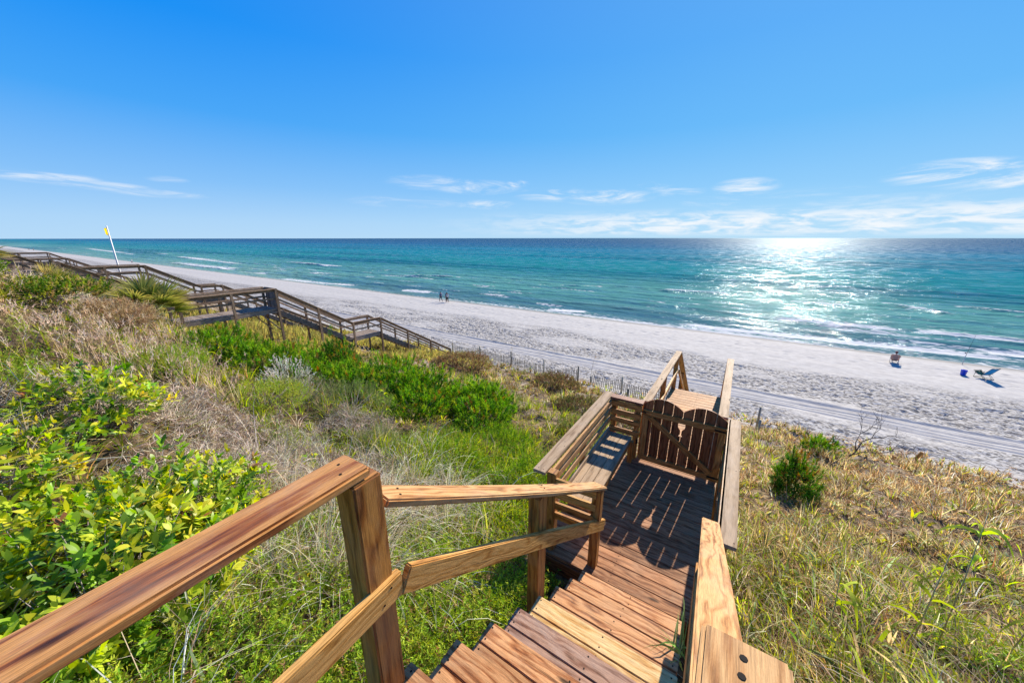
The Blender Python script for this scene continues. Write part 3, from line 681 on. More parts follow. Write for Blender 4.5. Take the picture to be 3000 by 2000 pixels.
for (x, y, h, lx, lab) in ((8.75, 24.2, .75, .28, 'taller leaning broken fence stake in the grass at the right dune edge'), (7.75, 23.3, .4, .12, 'short broken fence stake in the grass, left of the taller leaning one')):
    g = float(gz(x, y)); o = board('stake', None, (x, y, g-.1), (x+lx, y, g+h), .12, .10, M['rail'], up=(0, 1, 0), bev=.01)
    tag(o, lab, 'stake', group='broken stakes at the dune edge')
# =========================================================== VEGETATION
def leafmat(name, trans=.45, rough=.55, spec=.3, tint=(1, 1, 1)):
    m = bpy.data.materials.new(name); m.use_nodes = True; n = m.node_tree.nodes; l = m.node_tree.links
    b = n['Principled BSDF']; at = n.new('ShaderNodeAttribute'); at.attribute_name = 'Col'
    l.new(at.outputs['Color'], b.inputs['Base Color']); b.inputs['Roughness'].default_value = rough; b.inputs['Specular IOR Level'].default_value = spec
    if trans:
        tr = n.new('ShaderNodeBsdfTranslucent'); hs = n.new('ShaderNodeHueSaturation'); hs.inputs['Saturation'].default_value = 1.15; hs.inputs['Value'].default_value = 1.25
        l.new(at.outputs['Color'], hs.inputs['Color']); l.new(hs.outputs[0], tr.inputs['Color'])
        mx = n.new('ShaderNodeMixShader'); mx.inputs[0].default_value = trans
        l.new(b.outputs[0], mx.inputs[1]); l.new(tr.outputs[0], mx.inputs[2]); l.new(mx.outputs[0], n['Material Output'].inputs['Surface'])
    return m
LM = {'grass': leafmat('grass_blades', .52, .8, .06), 'dry': leafmat('dry_grass', .38, .9, .03), 'leaf': leafmat('broad_leaf', .45, .38, .3), 'twig': leafmat('twigs', .15, .85, .1), 'needle': leafmat('needles', .35, .8, .06)}
def unit(v): return v/np.maximum(np.linalg.norm(v, axis=-1, keepdims=True), 1e-9)
class Veg:
    def __init__(s): s.v = []; s.q = []; s.c = []; s.n = 0
    def ribbons(s, P, D, L, W, C_, K=3, bend=0.6, prof=None, flat=None, curl=0.0, tipcol=None):
        P = np.asarray(P, float); N = len(P)
        if N == 0: return
        D = unit(np.asarray(D, float)); L = np.broadcast_to(L, (N,)).astype(float); W = np.broadcast_to(W, (N,)).astype(float); bend = np.broadcast_to(bend, (N,)).astype(float)
        if prof is None: prof = np.linspace(1, .08, K+1)
        rv = RNG.normal(size=(N, 3)) if flat is None else flat
        S = unit(np.cross(D, rv))
        pts = []; p = P.copy(); d = D.copy(); rows = []
        for k in range(K+1):
            w_ = (W*prof[k]*.5)[:, None]
            rows.append(np.stack([p-S*w_, p+S*w_], 1))
            p = p+d*(L/K)[:, None]
            d = unit(d+np.stack([0*L, 0*L, -bend/K*1.6], 1)+(RNG.normal(size=(N, 3))*curl if curl else 0))
        V = np.stack(rows, 1).reshape(N, -1, 3)              # N, (K+1)*2, 3
        base = s.n+np.arange(N)[:, None]*(2*(K+1))
        q = []
        for k in range(K):
            o = 2*k; q.append(np.stack([base[:, 0]+o, base[:, 0]+o+1, base[:, 0]+o+3, base[:, 0]+o+2], -1))
        s.q.append(np.stack(q, 1).reshape(-1, 4)); s.v.append(V.reshape(-1, 3)); s.n += N*2*(K+1)
        Cc = np.broadcast_to(np.asarray(C_, float), (N, 3))
        cc = np.repeat(Cc[:, None, :], 2*(K+1), 1)
        if tipcol is not None:
            t = np.repeat(np.linspace(0, 1, K+1)**1.5, 2)[None, :, None]; cc = cc*(1-t)+np.asarray(tipcol)[None, None, :]*t
        s.c.append(cc.reshape(-1, 3))
    def build(s, name, m, parent=None):
        me = bpy.data.meshes.new(name); V = np.concatenate(s.v).astype(np.float32); Q = np.concatenate(s.q).astype(np.int32); Cc = np.concatenate(s.c)
        me.vertices.add(len(V)); me.vertices.foreach_set('co', V.ravel()); me.loops.add(Q.size); me.loops.foreach_set('vertex_index', Q.ravel())
        me.polygons.add(len(Q)); me.polygons.foreach_set('loop_start', np.arange(0, Q.size, 4, dtype=np.int32)); me.update(calc_edges=True)
        a = me.color_attributes.new('Col', 'FLOAT_COLOR', 'POINT'); a.data.foreach_set('color', np.concatenate([np.clip(Cc, 0, 1), np.ones((len(Cc), 1))], 1).astype(np.float32).ravel())
        return obj(name, me, m, parent)
def var(col, N, s=.18, sh=.08):
    c = np.array(col)[None, :]*(1+RNG.normal(size=(N, 1))*s)*(1+RNG.normal(size=(N, 3))*sh); return np.clip(c, .005, .95)
def pick(cols, wts, N, s=.15):
    w_ = np.array(wts, float); i = RNG.choice(len(cols), N, p=w_/w_.sum()); c = np.array(cols)[i]
    return np.clip(c*(1+RNG.normal(size=(N, 1))*s)*(1+RNG.normal(size=(N, 3))*.06), .005, .95)
def scatter(N, rho, r0=4., x0=-46, x1=19, y0=-3.2, y1=26.8, az0=-118, az1=62):
    """random ground points, denser near the foreground steps, kept off the boards"""
    out = []
    got = 0
    while got < N:
        r = RNG.uniform(0.7, 48, N*2); a = np.radians(RNG.uniform(az0, az1, N*2))
        keep = RNG.random(N*2) < (r/(1+(r/r0)**rho))/(r0*.9); r, a = r[keep], a[keep]
        x = r*np.sin(a); y = r*np.cos(a)
        k = (x > x0) & (x < x1) & (y > y0) & (y < y1); x, y = x[k], y[k]
        k = ~((x > -1.72) & (x < .42) & (y > 2.9) & (y < 9.2)) & ~((x > -1.22) & (x < .26) & (y < 3.1)) & ~((x > -1.1) & (x < .3) & (y > 9))
        k &= ~((x > -24.2) & (x < -22.1) & (y > 2.5) & (y < 16.5) & (RNG.random(len(x)) < .85))
        out.append(np.stack([x[k], y[k]], 1)); got += int(k.sum())
    P = np.concatenate(out)[:N]; return P[:, 0], P[:, 1], np.hypot(P[:, 0], P[:, 1])
def zone(x, y, spots, s=30):
    """soft union of round patches (x, y, r)"""
    m = np.zeros_like(x)
    for (cx, cy, r) in spots:
        d = np.hypot(x-cx, y-cy)/r+(fbm(x*.9/r*2, y*.9/r*2, s, 3)-.5)*.9; m = np.maximum(m, 1-sm(.7, 1.1, d))
    return m
MOSS = [(-2.0, .0, 1.0), (-1.6, 1.3, .9), (-2.9, 1.7, .7), (-1.5, 2.6, .7), (-2.1, .9, 1.2), (-1.7, 1.9, .8), (-2.6, .1, .9), (-1.9, 0, .8), (-7.9, .5, 1.1), (-9.5, -.2, 1.0), (-6.6, 3.2, .9), (-2.7, 2.2, .6)]
TWIG = [(-6.6, 1.7, 1.5), (-5.6, 2.3, 1.1), (-5.0, 3.0, .8), (-7.8, 1.6, .9), (-17.2, 1.6, 1.6), (-7.4, 4.6, .9), (-6.2, -.2, .9), (-15.5, 1.0, 1.0), (-5.2, .9, .5)]
STRAW = [(-3.9, 2.1, 1.1), (-3.3, 2.9, .8), (-4.7, 1.6, .8), (-2.6, 1.3, .45), (-3.0, 1.0, .5)]
LUSH = [(-4.3, 4.6, 1.4), (-3.3, 4.2, .9), (-5.6, 5.2, 1.2), (-3.6, 6.1, 1.3), (-5.2, 7.3, 1.4), (-2.6, 3.5, .7), (-2.4, 5.4, .8), (-8.5, 6.6, 1.0)]
PLUME = [(-9.6, .8, 1.6), (-11.5, .6, 1.6), (-9.2, 1.9, 1.2), (-12.5, 2.0, 1.6), (-14.5, 2.6, 1.6), (-8.0, 1.2, .7)]
BUSHP = []   # filled below: keep grass thin where the shrubs stand
GREEN = [(.21, .28, .025), (.31, .37, .03), (.45, .44, .045), (.10, .18, .02)]; TAN = [(.62, .47, .24), (.74, .61, .40), (.48, .34, .16), (.31, .18, .08)]
BROWN = [(.25, .14, .07), (.36, .23, .12), (.17, .10, .05), (.50, .37, .21)]; GREY = [(.46, .38, .29), (.62, .54, .44), (.28, .20, .14)]
# --- fine mat of dead strands over all the dune
mat_ = Veg()
N = 120000; x, y, r = scatter(N, 1.6)
z = gz(x, y); a = RNG.uniform(0, 6.283, N); D = np.stack([np.cos(a), np.sin(a), RNG.uniform(-.05, .55, N)], 1)
lus = zone(x, y, LUSH+MOSS, 31)
sand = (sm(9, 16, y)*sm(.50, .60, fbm(x*.6, y*.6, 111, 4)))
k = (RNG.random(N) > lus*.92) & (RNG.random(N) > sand*.9); x, y, z, r, D = x[k], y[k], z[k], r[k], D[k]; N = len(x)
far = sm(7, 16, y)
colT = pick(TAN, [3, 2, 3, 2], N); colB = pick(BROWN, [3, 3, 2, 2], N); mixm = (RNG.random(N) < (.25+.55*far+.15*(x > 0)))[:, None]; gm_ = ((RNG.random(N) < .5*(x < 0)*(1-far)))[:, None]; colG = pick(GREEN, [3, 4, 3, 2], N)
mat_.ribbons(np.stack([x, y, z-.01], 1), D, RNG.uniform(.10, .34, N)*(1+r*.012), .0045*(1+r/5.0), np.where(gm_, colG, np.where(mixm, colB, colT)), K=2, bend=.5, curl=.18)
o = mat_.build('dead_grass_litter', LM['dry']); tag(o, 'tangled mat of dead straw covering the dune slope', 'dry grass', kind='stuff')
# --- tufts of grass: clump centres, blades fan out of each
def tufts(N, nb, Lr, Wb, bend, colf, dens, rho=1.7, spread=.5, r0=4., K=3, hz=0.0, **kw):
    x, y, r = scatter(N, rho, r0, **kw); k = RNG.random(N) < dens(x, y); x, y, r = x[k], y[k], r[k]; N = len(x)
    z = gz(x, y); sc_ = RNG.uniform(.7, 1.25, N)*(.45+1.1*sm(.3, .7, fbm(x*.9, y*.9, 140, 3)))
    X = np.repeat(x, nb); Y = np.repeat(y, nb); Z = np.repeat(z, nb); S = np.repeat(sc_, nb); Rr = np.repeat(r, nb); n_ = N*nb
    a = RNG.uniform(0, 6.283, n_); t = RNG.random(n_)*spread
    P = np.stack([X+np.cos(a)*t*.12*S, Y+np.sin(a)*t*.12*S, Z-.02], 1)
    D = np.stack([np.cos(a)*t*1.3+hz, np.sin(a)*t*1.3, np.ones(n_)], 1)
    Bv = np.repeat(np.clip(1+RNG.normal(size=N)*.42, .3, 2.0), nb)[:, None]
    L = RNG.uniform(Lr[0], Lr[1], n_)*S; W_ = Wb*(1+Rr/4.)*RNG.uniform(.7, 1.3, n_)
    return P, D, L, W_, RNG.uniform(bend[0], bend[1], n_), np.clip(colf(X, Y, n_)*Bv, .005, .9)
L_side = lambda x: (x < -.5)
def gc(wg=1., ws=.3):
    def f_(X, Y, n): 
        g = pick(GREEN, [3, 4, 3, 2], n); t = pick(TAN, [3, 3, 2, 1], n)
        dry = np.clip(ws+.5*(fbm(X*.5, Y*.5, 7)-.5)*2+.25*sm(7, 15, Y), 0, 1)
        return np.where((RNG.random(n) < dry)[:, None], t, g)
    return f_
G = Veg()
# general grass on the left slope
G.ribbons(*(lambda q: (q[0], q[1], q[2], q[3], q[5]))(q := tufts(8500, 10, (.14, .40), .0065, (.4, 1.5), gc(1, .08), lambda x, y: L_side(x)*(.5+.5*(1-sm(6, 14, y)))*(1-.93*zone(x, y, TWIG+MOSS, 32)))), K=3, bend=q[4])
# lush green
G.ribbons(*(lambda q: (q[0], q[1], q[2], q[3], q[5]))(q := tufts(3000, 8, (.14, .38), .008, (.6, 2.0), gc(1, .12), lambda x, y: L_side(x)*zone(x, y, LUSH, 33), x0=-10, x1=0, y0=2, y1=10)), K=3, bend=q[4])
# far slope left: dull green and tan tufts, brown towards the foot
def farcol(X, Y, n):
    g = pick([(.20, .24, .07), (.28, .29, .08), (.13, .18, .05)], [3, 2, 2], n); b_ = pick(BROWN+[(.34, .27, .15)], [3, 3, 2, 2, 3], n)
    f_ = np.clip(.30+.35*sm(9, 20, Y)+.9*(fbm(X*.35, Y*.35, 67)-.5), 0, 1); return np.where((RNG.random(n) < f_)[:, None], b_, g)
G.ribbons(*(lambda q: (q[0], q[1], q[2], q[3], q[5]))(q := tufts(16000, 11, (.16, .42), .006, (.4, 1.3), farcol, lambda x, y: L_side(x)*sm(4, 8, y)*(1-sm(24.6, 26.3, y+1.2*(fbm(x*.8, y*.8, 68)-.5)*2))*sm(.36, .5, fbm(x*.5, y*.5, 66, 4)), rho=1.15, r0=8)), K=2, bend=q[4])
# golden grass behind the old walkway
def gold(X, Y, n): return pick([(.50, .40, .13), (.42, .38, .12), (.34, .26, .10), (.24, .26, .07)], [3, 3, 2, 2], n)
G.ribbons(*(lambda q: (q[0], q[1], q[2], q[3], q[5]))(q := tufts(9000, 8, (.25, .55), .007, (.3, 1.0), gold, lambda x, y: 1.0*(y < 25.5), rho=.3, r0=20, x0=-46, x1=-18, y0=3, y1=26)), K=2, bend=q[4])
# right slope
def rcol(X, Y, n):
    g = pick([(.26, .33, .045), (.38, .40, .06), (.17, .25, .05), (.30, .34, .16)], [3, 3, 2, 1], n); t = pick(TAN+BROWN, [3, 3, 3, 2, 2, 2, 1, 2], n)
    f_ = np.clip(.52+.26*sm(6, 13, Y)+1.0*(fbm(X*.55, Y*.55, 97)-.5), 0, 1); return np.where((RNG.random(n) < f_)[:, None], t, g)
Rs = lambda x: (x > .28)
G.ribbons(*(lambda q: (q[0], q[1], q[2], q[3], q[5]))(q := tufts(16000, 9, (.13, .36), .0055, (.4, 1.6), rcol, lambda x, y: Rs(x)*(1-sm(25, 26.8, y))*(.25+.75*sm(.38, .52, fbm(x*.7, y*.7, 96, 4))), rho=1.2, r0=6, x0=.2, x1=19, az0=-5, az1=72)), K=3, bend=q[4])
o = G.build('dune_grass', LM['grass']); tag(o, 'mixed green and straw coloured dune grass on the slopes', 'grass', kind='stuff')
# broad curling blades on the near right slope
B = Veg()
q = tufts(4600, 5, (.12, .33), .012, (.8, 2.4), lambda X, Y, n: pick([(.30, .37, .05), (.46, .46, .07), (.20, .28, .08), (.34, .40, .22), (.52, .42, .22)], [4, 3, 2, 2, 2], n), lambda x, y: Rs(x)*(1-sm(7, 14, y)*.85), rho=1.9, r0=5, x0=.2, x1=14, az0=-5, az1=72, spread=.9)
B.ribbons(q[0], q[1], q[2], q[3]/(1+0), q[5], K=5, bend=q[4], prof=np.array([.5, .9, 1, .8, .5, .05]), curl=.07)
q = tufts(200, 5, (.2, .42), .012, (.8, 2.2), lambda X, Y, n: pick([(.30, .37, .05), (.46, .46, .10), (.42, .46, .3)], [4, 3, 2], n), lambda x, y: L_side(x)*1.0, rho=2, r0=5, x0=-6, x1=-1.2, y0=.2, y1=7, spread=.9)
B.ribbons(q[0], q[1], q[2], q[3], q[5], K=5, bend=q[4], prof=np.array([.5, .9, 1, .8, .5, .05]), curl=.05)
o = B.build('broad_bladed_grass', LM['grass']); tag(o, 'yellow green broad bladed grass curling over the near slopes', 'grass', kind='stuff')
# long arching straw beside the stairs
S_ = Veg()
q = tufts(1900, 18, (.35, .85), .0045, (1.0, 2.2), lambda X, Y, n: pick([(.62, .55, .42), (.50, .40, .27), (.70, .64, .52), (.30, .2, .12)], [3, 2, 2, 1], n), lambda x, y: zone(x, y, STRAW, 35)*1.0+.06, rho=1.9, r0=5, x0=-8, x1=-1.3, y0=-.5, y1=5, spread=.9)
S_.ribbons(q[0], q[1], q[2], q[3], q[5], K=5, bend=q[4], curl=.05)
q = tufts(2400, 12, (.2, .5), .0045, (.8, 2.0), lambda X, Y, n: pick([(.62, .52, .38), (.45, .33, .2), (.24, .15, .09)], [3, 3, 2], n), lambda x, y: Rs(x)*1.0, rho=1.7, r0=5, x0=.3, x1=14, az0=0, az1=70, spread=.9)
S_.ribbons(q[0], q[1], q[2], q[3], q[5], K=4, bend=q[4], curl=.05)
o = S_.build('arching_straw', LM['dry']); tag(o, 'long pale arching straw of dead grass beside the stairs', 'dry grass', kind='stuff')
# feathery plumes
F_ = Veg()
q = tufts(1500, 6, (.28, .60), .004, (.15, .8), lambda X, Y, n: pick([(.50, .38, .24), (.40, .32, .17)], [1, 1], n), lambda x, y: zone(x, y, PLUME, 36)+.03*(x < -3), rho=1.3, r0=9, x0=-22, x1=-5, y0=-2.5, y1=5, hz=-.35, spread=.6)
F_.ribbons(q[0], q[1], q[2], q[3], q[5], K=3, bend=q[4])
d_ = unit(q[1]+np.stack([0*q[2], 0*q[2], -q[4]*.4], 1)); tip = q[0]+unit(q[1]+d_)*q[2][:, None]*.97
kk = RNG.random(len(tip)) < .7; tip = np.repeat(tip[kk], 5, 0); dd = np.repeat(d_[kk], 5, 0)+RNG.normal(size=(kk.sum()*5, 3))*.35; nn_ = len(tip)
F_.ribbons(tip-dd*.03, dd, RNG.uniform(.06, .14, nn_), .010, pick([(.74, .58, .46), (.80, .66, .54), (.60, .45, .32)], [3, 2, 2], nn_), K=1, bend=.2, prof=np.array([1, .2]))
o = F_.build('plume_grass', LM['dry']); tag(o, 'feathery pinkish tan seed plumes of grass on the left slope', 'grass', kind='stuff')
# grey twig scrub
T_ = Veg()
x, y, r = scatter(26000, 1.2, 8, x0=-20, x1=-3.5, y0=-1.8, y1=6); k = RNG.random(len(x)) < zone(x, y, TWIG, 37); x, y, r = x[k], y[k], r[k]; N = len(x); nb = 5
P = np.stack([x, y, gz(x, y)+RNG.uniform(0, .22, N)], 1); P = np.repeat(P, nb, 0); D = RNG.normal(size=(N*nb, 3)); D[:, 2] = np.abs(D[:, 2])*.8+.1; rr_ = np.repeat(r, nb)
T_.ribbons(P, D, RNG.uniform(.08, .28, N*nb), .0042*(1+rr_/8), pick(GREY, [3, 3, 2], N*nb), K=3, bend=0, curl=.35, prof=np.array([1, .8, .6, .3]))
o = T_.build('twig_scrub', LM['twig']); tag(o, 'low scrub of bare grey interlaced twigs on the left slope', 'scrub', kind='stuff')
# low bright feathery ground cover near the stairs
def sprigs(V, x, y, z, n, H, Ln, Wn, cols, wts, tilt=.5, scale=1.):
    N = len(x); D = unit(np.stack([RNG.normal(size=N)*tilt, RNG.normal(size=N)*tilt, np.ones(N)], 1)); Hh = RNG.uniform(H[0], H[1], N)*scale
    s = RNG.random((N, n)); P = np.stack([x, y, z], 1)[:, None, :]+D[:, None, :]*(s*Hh[:, None])[..., None]
    a = RNG.uniform(0, 6.283, (N, n)); rad = np.stack([np.cos(a), np.sin(a), RNG.uniform(.1, .9, (N, n))], -1)
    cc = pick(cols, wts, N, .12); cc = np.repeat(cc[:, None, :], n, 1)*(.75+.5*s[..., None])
    V.ribbons(P.reshape(-1, 3), rad.reshape(-1, 3), (RNG.uniform(.7, 1.2, (N, n))*Ln*scale*(1-.4*s)).ravel(), Wn*scale, cc.reshape(-1, 3), K=1, bend=0, prof=np.array([1, .25]))
    V.ribbons(np.stack([x, y, z-.02], 1), D, Hh, .004, var((.2, .15, .06), N), K=1, bend=0)
Mo = Veg()
x, y, r = scatter(26000, 1.2, 6, x0=-10, x1=-1.8, y0=2, y1=10); k = RNG.random(len(x)) < zone(x, y, LUSH, 33)*.8; x, y = x[k], y[k]
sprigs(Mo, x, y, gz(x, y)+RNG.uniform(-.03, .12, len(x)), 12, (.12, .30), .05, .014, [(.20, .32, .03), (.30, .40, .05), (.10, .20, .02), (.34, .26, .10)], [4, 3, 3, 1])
x, y, r = scatter(46000, 1.6, 4, x0=-12, x1=-1.15, y0=-1.5, y1=5); k = RNG.random(len(x)) < zone(x, y, MOSS, 38)*(.35+.65*sm(.38, .50, fbm(x*2.3, y*2.3, 151, 3))); x, y = x[k], y[k]
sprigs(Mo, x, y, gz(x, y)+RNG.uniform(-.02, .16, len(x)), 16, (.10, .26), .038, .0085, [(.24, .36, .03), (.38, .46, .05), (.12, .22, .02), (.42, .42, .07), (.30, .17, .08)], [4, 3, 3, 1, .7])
x, y, r = scatter(26000, 1.6, 4, x0=.3, x1=9, y0=-1, y1=9, az0=0, az1=72); k = RNG.random(len(x)) < sm(.5, .62, fbm(x*1.3, y*1.3, 120, 3))*(1-sm(5, 8, y)); x, y = x[k], y[k]
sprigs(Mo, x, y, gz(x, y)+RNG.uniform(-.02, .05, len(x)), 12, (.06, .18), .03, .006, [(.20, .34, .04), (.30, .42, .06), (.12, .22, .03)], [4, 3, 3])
o = Mo.build('feathery_ground_cover', LM['needle']); tag(o, 'bright green feathery low ground cover beside the stairs', 'ground cover', kind='stuff')

# --- shrubs (each a thing) ---------------------------------------------------
def crown_pts(n, c, rad, hgt, lump=.35, seed=0, up=.15):
    """points and outward directions spread over and inside a lumpy mound"""
    v = RNG.normal(size=(n, 3)); v[:, 2] = np.abs(v[:, 2])+up*0-.15; v = unit(v)
    a = np.arctan2(v[:, 1], v[:, 0]); lum = 1+lump*(fbm(np.cos(a)*1.6+seed*3.1, v[:, 2]*2.2+np.sin(a)*1.6, 200+seed, 3)-.5)*2
    s = RNG.uniform(.45, 1, n)**.55*lum
    return np.stack([c[0]+v[:, 0]*rad*s, c[1]+v[:, 1]*rad*s, c[2]+v[:, 2]*hgt*s], 1), v
def limbs(name, parent, c, pts, m, r0=.03, n=9, mid=.5):
    paths = []
    for i in RNG.choice(len(pts), min(n, len(pts)), replace=False):
        e = pts[i]; b0 = np.array(c)+RNG.normal(size=3)*[.05, .05, 0]; b0[2] = c[2]-.05
        md = b0*(1-mid)+e*mid+RNG.normal(size=3)*.06*np.linalg.norm(e-b0)
        paths.append(([b0, md, e], [r0, r0*.6, r0*.2]))
    return tubes(name, parent, paths, m, 5)
bark = plain('bark', (.16, .11, .08), .9, noise=.6); greybark = plain('grey_bark', (.33, .29, .26), .9, noise=.5)
def pine_shrub(label, x, y, rad, hgt, cols, wts, group='soft needled pine shrubs on the dune', nspray=None, dist_w=None, orange=.12, upright=.8):
    z = float(gz(x, y))-.05; t = thing('pine_shrub', label, 'shrub', (x, y, z), group)
    rad *= 1.28; hgt *= 1.3; n = nspray or int(520*rad*max(hgt, .6)); P, v = crown_pts(n, (x, y, z+.08), rad, hgt, .5, int(x*7) % 50)
    V = Veg(); nn = 22; D = unit(v+np.array([0, 0, upright])[None]+RNG.normal(size=v.shape)*.25)
    Pn = np.repeat(P, nn, 0)+np.repeat(D, nn, 0)*RNG.uniform(-.10, .08, (n*nn, 1)); Dn = np.repeat(D, nn, 0)*.9+RNG.normal(size=(n*nn, 3))*.55
    base = pick(cols, wts, n, .24); ora = RNG.random(n) < orange*(v[:, 2] > .1); base[ora] = pick([(.40, .20, .05), (.34, .26, .05)], [1, 1], int(ora.sum()))
    wd = dist_w or .010
    V.ribbons(Pn, Dn, RNG.uniform(.06, .12, n*nn), wd, np.repeat(base, nn, 0)*RNG.uniform(.8, 1.2, (n*nn, 1)), K=1, bend=.2, prof=np.array([1, .3]))
    V.build('foliage', LM['needle'], t); limbs('branches', t, (x, y, z), P, bark, .020*max(.6, rad), 22)
    return t
PC = [(.12, .29, .02), (.23, .40, .03), (.05, .14, .02), (.34, .44, .05)]
DC = [(.08, .20, .03), (.12, .26, .03), (.06, .14, .025)]
PINES = [(-9.9, 6.2, .95, .8, 'low pine shrub in the gap left of the large bright one', 0), (-6.2, 7.9, .8, .6, 'low green pine shrub nearest the gate in the row', 0), (-15.2, 4.3, 1.0, .75, 'low pine shrub in front of the old walkway platform, leftmost of the row', 0), (-13.6, 5.0, 1.1, .8, 'low pine shrub second from the left in the row below the old platform', 0), (-12.4, 5.7, 1.05, .9, 'rounded pine shrub just left of the dark upright one', 0),
         (-12.9, 7.4, .75, 1.5, 'dark upright pine shrub with orange brown tips below the old walkway stair', 1), (-10.9, 6.3, 1.0, 1.0, 'bright pine shrub to the right of the dark upright one', 0), (-10.0, 7.5, 1.15, 1.0, 'large bright pine shrub in the middle of the row', 0),
         (-8.9, 8.0, 1.0, .9, 'bright pine shrub third from the right end of the row', 0), (-8.1, 9.4, 1.0, .8, 'yellow green pine shrub near the right end of the row', 0), (-7.0, 9.2, .85, .7, 'small pine shrub at the right end of the row', 0), (-8.0, 6.8, .75, .6, 'low pine shrub in front of the row, nearest the camera', 0),
         (-16.8, 5.1, .9, .6, 'flat pine shrub at the foot of the old platform post', 0)]
for (x, y, rd, h, lab, k_) in PINES: pine_shrub(lab, x, y, rd, h, DC if k_ else PC, [3, 3, 1] if k_ else [4, 4, 2, 2], orange=.2 if k_ else .06, upright=1.2 if k_ else .8, dist_w=.019)
pine_shrub('upright bright green pine shrub on the right slope, the larger of two there', 1.95, 10.3, .40, .85, PC[:1]+DC, [3, 2, 2, 1], group='pine shrubs on the right slope', nspray=420, dist_w=.015, upright=1.0, orange=.15)
pine_shrub('small round pine shrub at the dune edge beside the bare sapling', 3.95, 18.2, .6, .7, PC, [3, 3, 2, 2], group='pine shrubs on the right slope', nspray=320, dist_w=.02)
# fine grey green rosemary mounds
def fine_shrub(name, label, x, y, rad, hgt, cols, wts, n, Ln=.035, W_=.006, cat='shrub', m='needle', limbm=None, spr=(.10, .22), group=None, nl=16):
    z = float(gz(x, y)); t = thing(name, label, cat, (x, y, z), group)
    P, v = crown_pts(n, (x, y, z+.05), rad, hgt, .3, int(abs(x)*5) % 40); V = Veg()
    nn = 14; D = unit(v+np.array([0, 0, .9])[None]+RNG.normal(size=v.shape)*.3); H = RNG.uniform(spr[0], spr[1], n); s = RNG.random((n, nn))
    Pn = P[:, None]+D[:, None]*(s*H[:, None])[..., None]; Dn = D[:, None]*.7+RNG.normal(size=(n, nn, 3))*.6
    V.ribbons(Pn.reshape(-1, 3), Dn.reshape(-1, 3), RNG.uniform(.6, 1.2, n*nn)*Ln, W_, np.repeat(pick(cols, wts, n, .15), nn, 0), K=1, bend=0, prof=np.array([1, .3]))
    V.build('foliage', LM[m], t); limbs('branches', t, (x, y, z), P, limbm or greybark, .012, nl); return t
RC = [(.19, .24, .08), (.27, .30, .11), (.13, .17, .07)]
fine_shrub('rosemary_shrub', 'dense grey green rounded shrub in the middle of the left slope', -8.3, 4.9, 1.15, .75, RC, [3, 2, 2], 1500, nl=30)
fine_shrub('rosemary_shrub', 'greyish twiggy shrub left of the dense grey green one', -9.3, 4.3, .8, .7, [(.22, .22, .11), (.30, .27, .18), (.2, .19, .1)], [3, 2, 2], 600, nl=40)
fine_shrub('rosemary_shrub', 'small olive shrub behind the foreground handrail on the left slope', -5.9, 4.0, .45, .4, RC, [2, 3, 2], 420)
fine_shrub('groundsel_shrub', 'shrub topped with fluffy white seed heads on the left slope', -10.7, 4.5, .65, .85, [(.72, .70, .64), (.62, .60, .52), (.30, .32, .2)], [3, 3, 1], 420, Ln=.03, W_=.016, m='dry', nl=30)
fine_shrub('fern_shrub', 'yellow green feathery shrub in front of the white seeded one', -9.0, 3.2, .95, .5, [(.36, .44, .07), (.26, .38, .05), (.44, .46, .10)], [3, 3, 2], 900, Ln=.04, W_=.008, nl=20)
fine_shrub('fern_shrub', 'yellow green feathery shrub at the left end of the twig scrub', -9.6, 1.9, .7, .4, [(.30, .42, .05), (.20, .34, .04), (.40, .44, .08)], [3, 3, 2], 600, Ln=.04, W_=.008, nl=16)
fine_shrub('fern_shrub', 'bright green low shrub in the grass, nearest the bench back', -2.75, 4.9, .55, .5, [(.20, .34, .03), (.32, .42, .04), (.11, .22, .02)], [3, 3, 2], 420, Ln=.045, W_=.012, nl=10)
fine_shrub('fern_shrub', 'bright green low shrub between the bench back and the pine row', -4.6, 6.6, .9, .6, [(.18, .32, .03), (.30, .42, .04), (.10, .20, .02)], [3, 3, 2], 700, Ln=.05, W_=.013, nl=10)
fine_shrub('fern_shrub', 'low green shrub above the middle of the near stair handrail', -4.3, 4.4, .75, .42, [(.22, .34, .03), (.36, .44, .05), (.11, .22, .02)], [3, 3, 2], 600, Ln=.045, W_=.011, nl=10)
fine_shrub('fern_shrub', 'olive shrub on the sandy slope beyond the bench corner', -3.6, 9.6, .8, .55, [(.16, .22, .05), (.26, .28, .08), (.30, .2, .1)], [3, 3, 2], 620, Ln=.06, W_=.016, nl=16)
fine_shrub('dune_shrub', 'dark olive mound of grass and twigs just above the bench corner', -3.1, 13.2, 1.1, .6, [(.12, .15, .04), (.24, .22, .09), (.20, .12, .06)], [3, 2, 3], 900, Ln=.08, W_=.018, nl=16)
fine_shrub('dune_shrub', 'dark brown and olive mound left of the one above the bench corner', -5.6, 14.4, 1.3, .6, [(.14, .16, .05), (.26, .22, .10), (.18, .11, .06)], [2, 2, 3], 1000, Ln=.08, W_=.018, nl=16)
fine_shrub('dune_shrub', 'brown grassy mound by the sand fence, third post from the walkway', -9.2, 19.5, 1.6, .7, [(.16, .15, .05), (.30, .22, .11), (.20, .12, .07)], [2, 2, 3], 1000, Ln=.10, W_=.024, nl=16)
fine_shrub('dune_shrub', 'brown grassy mound at the foot of the nearest old walkway stair', -15.5, 17.5, 2.0, .7, [(.30, .20, .11), (.22, .13, .07), (.34, .30, .12)], [3, 2, 2], 1200, Ln=.11, W_=.026, nl=16)
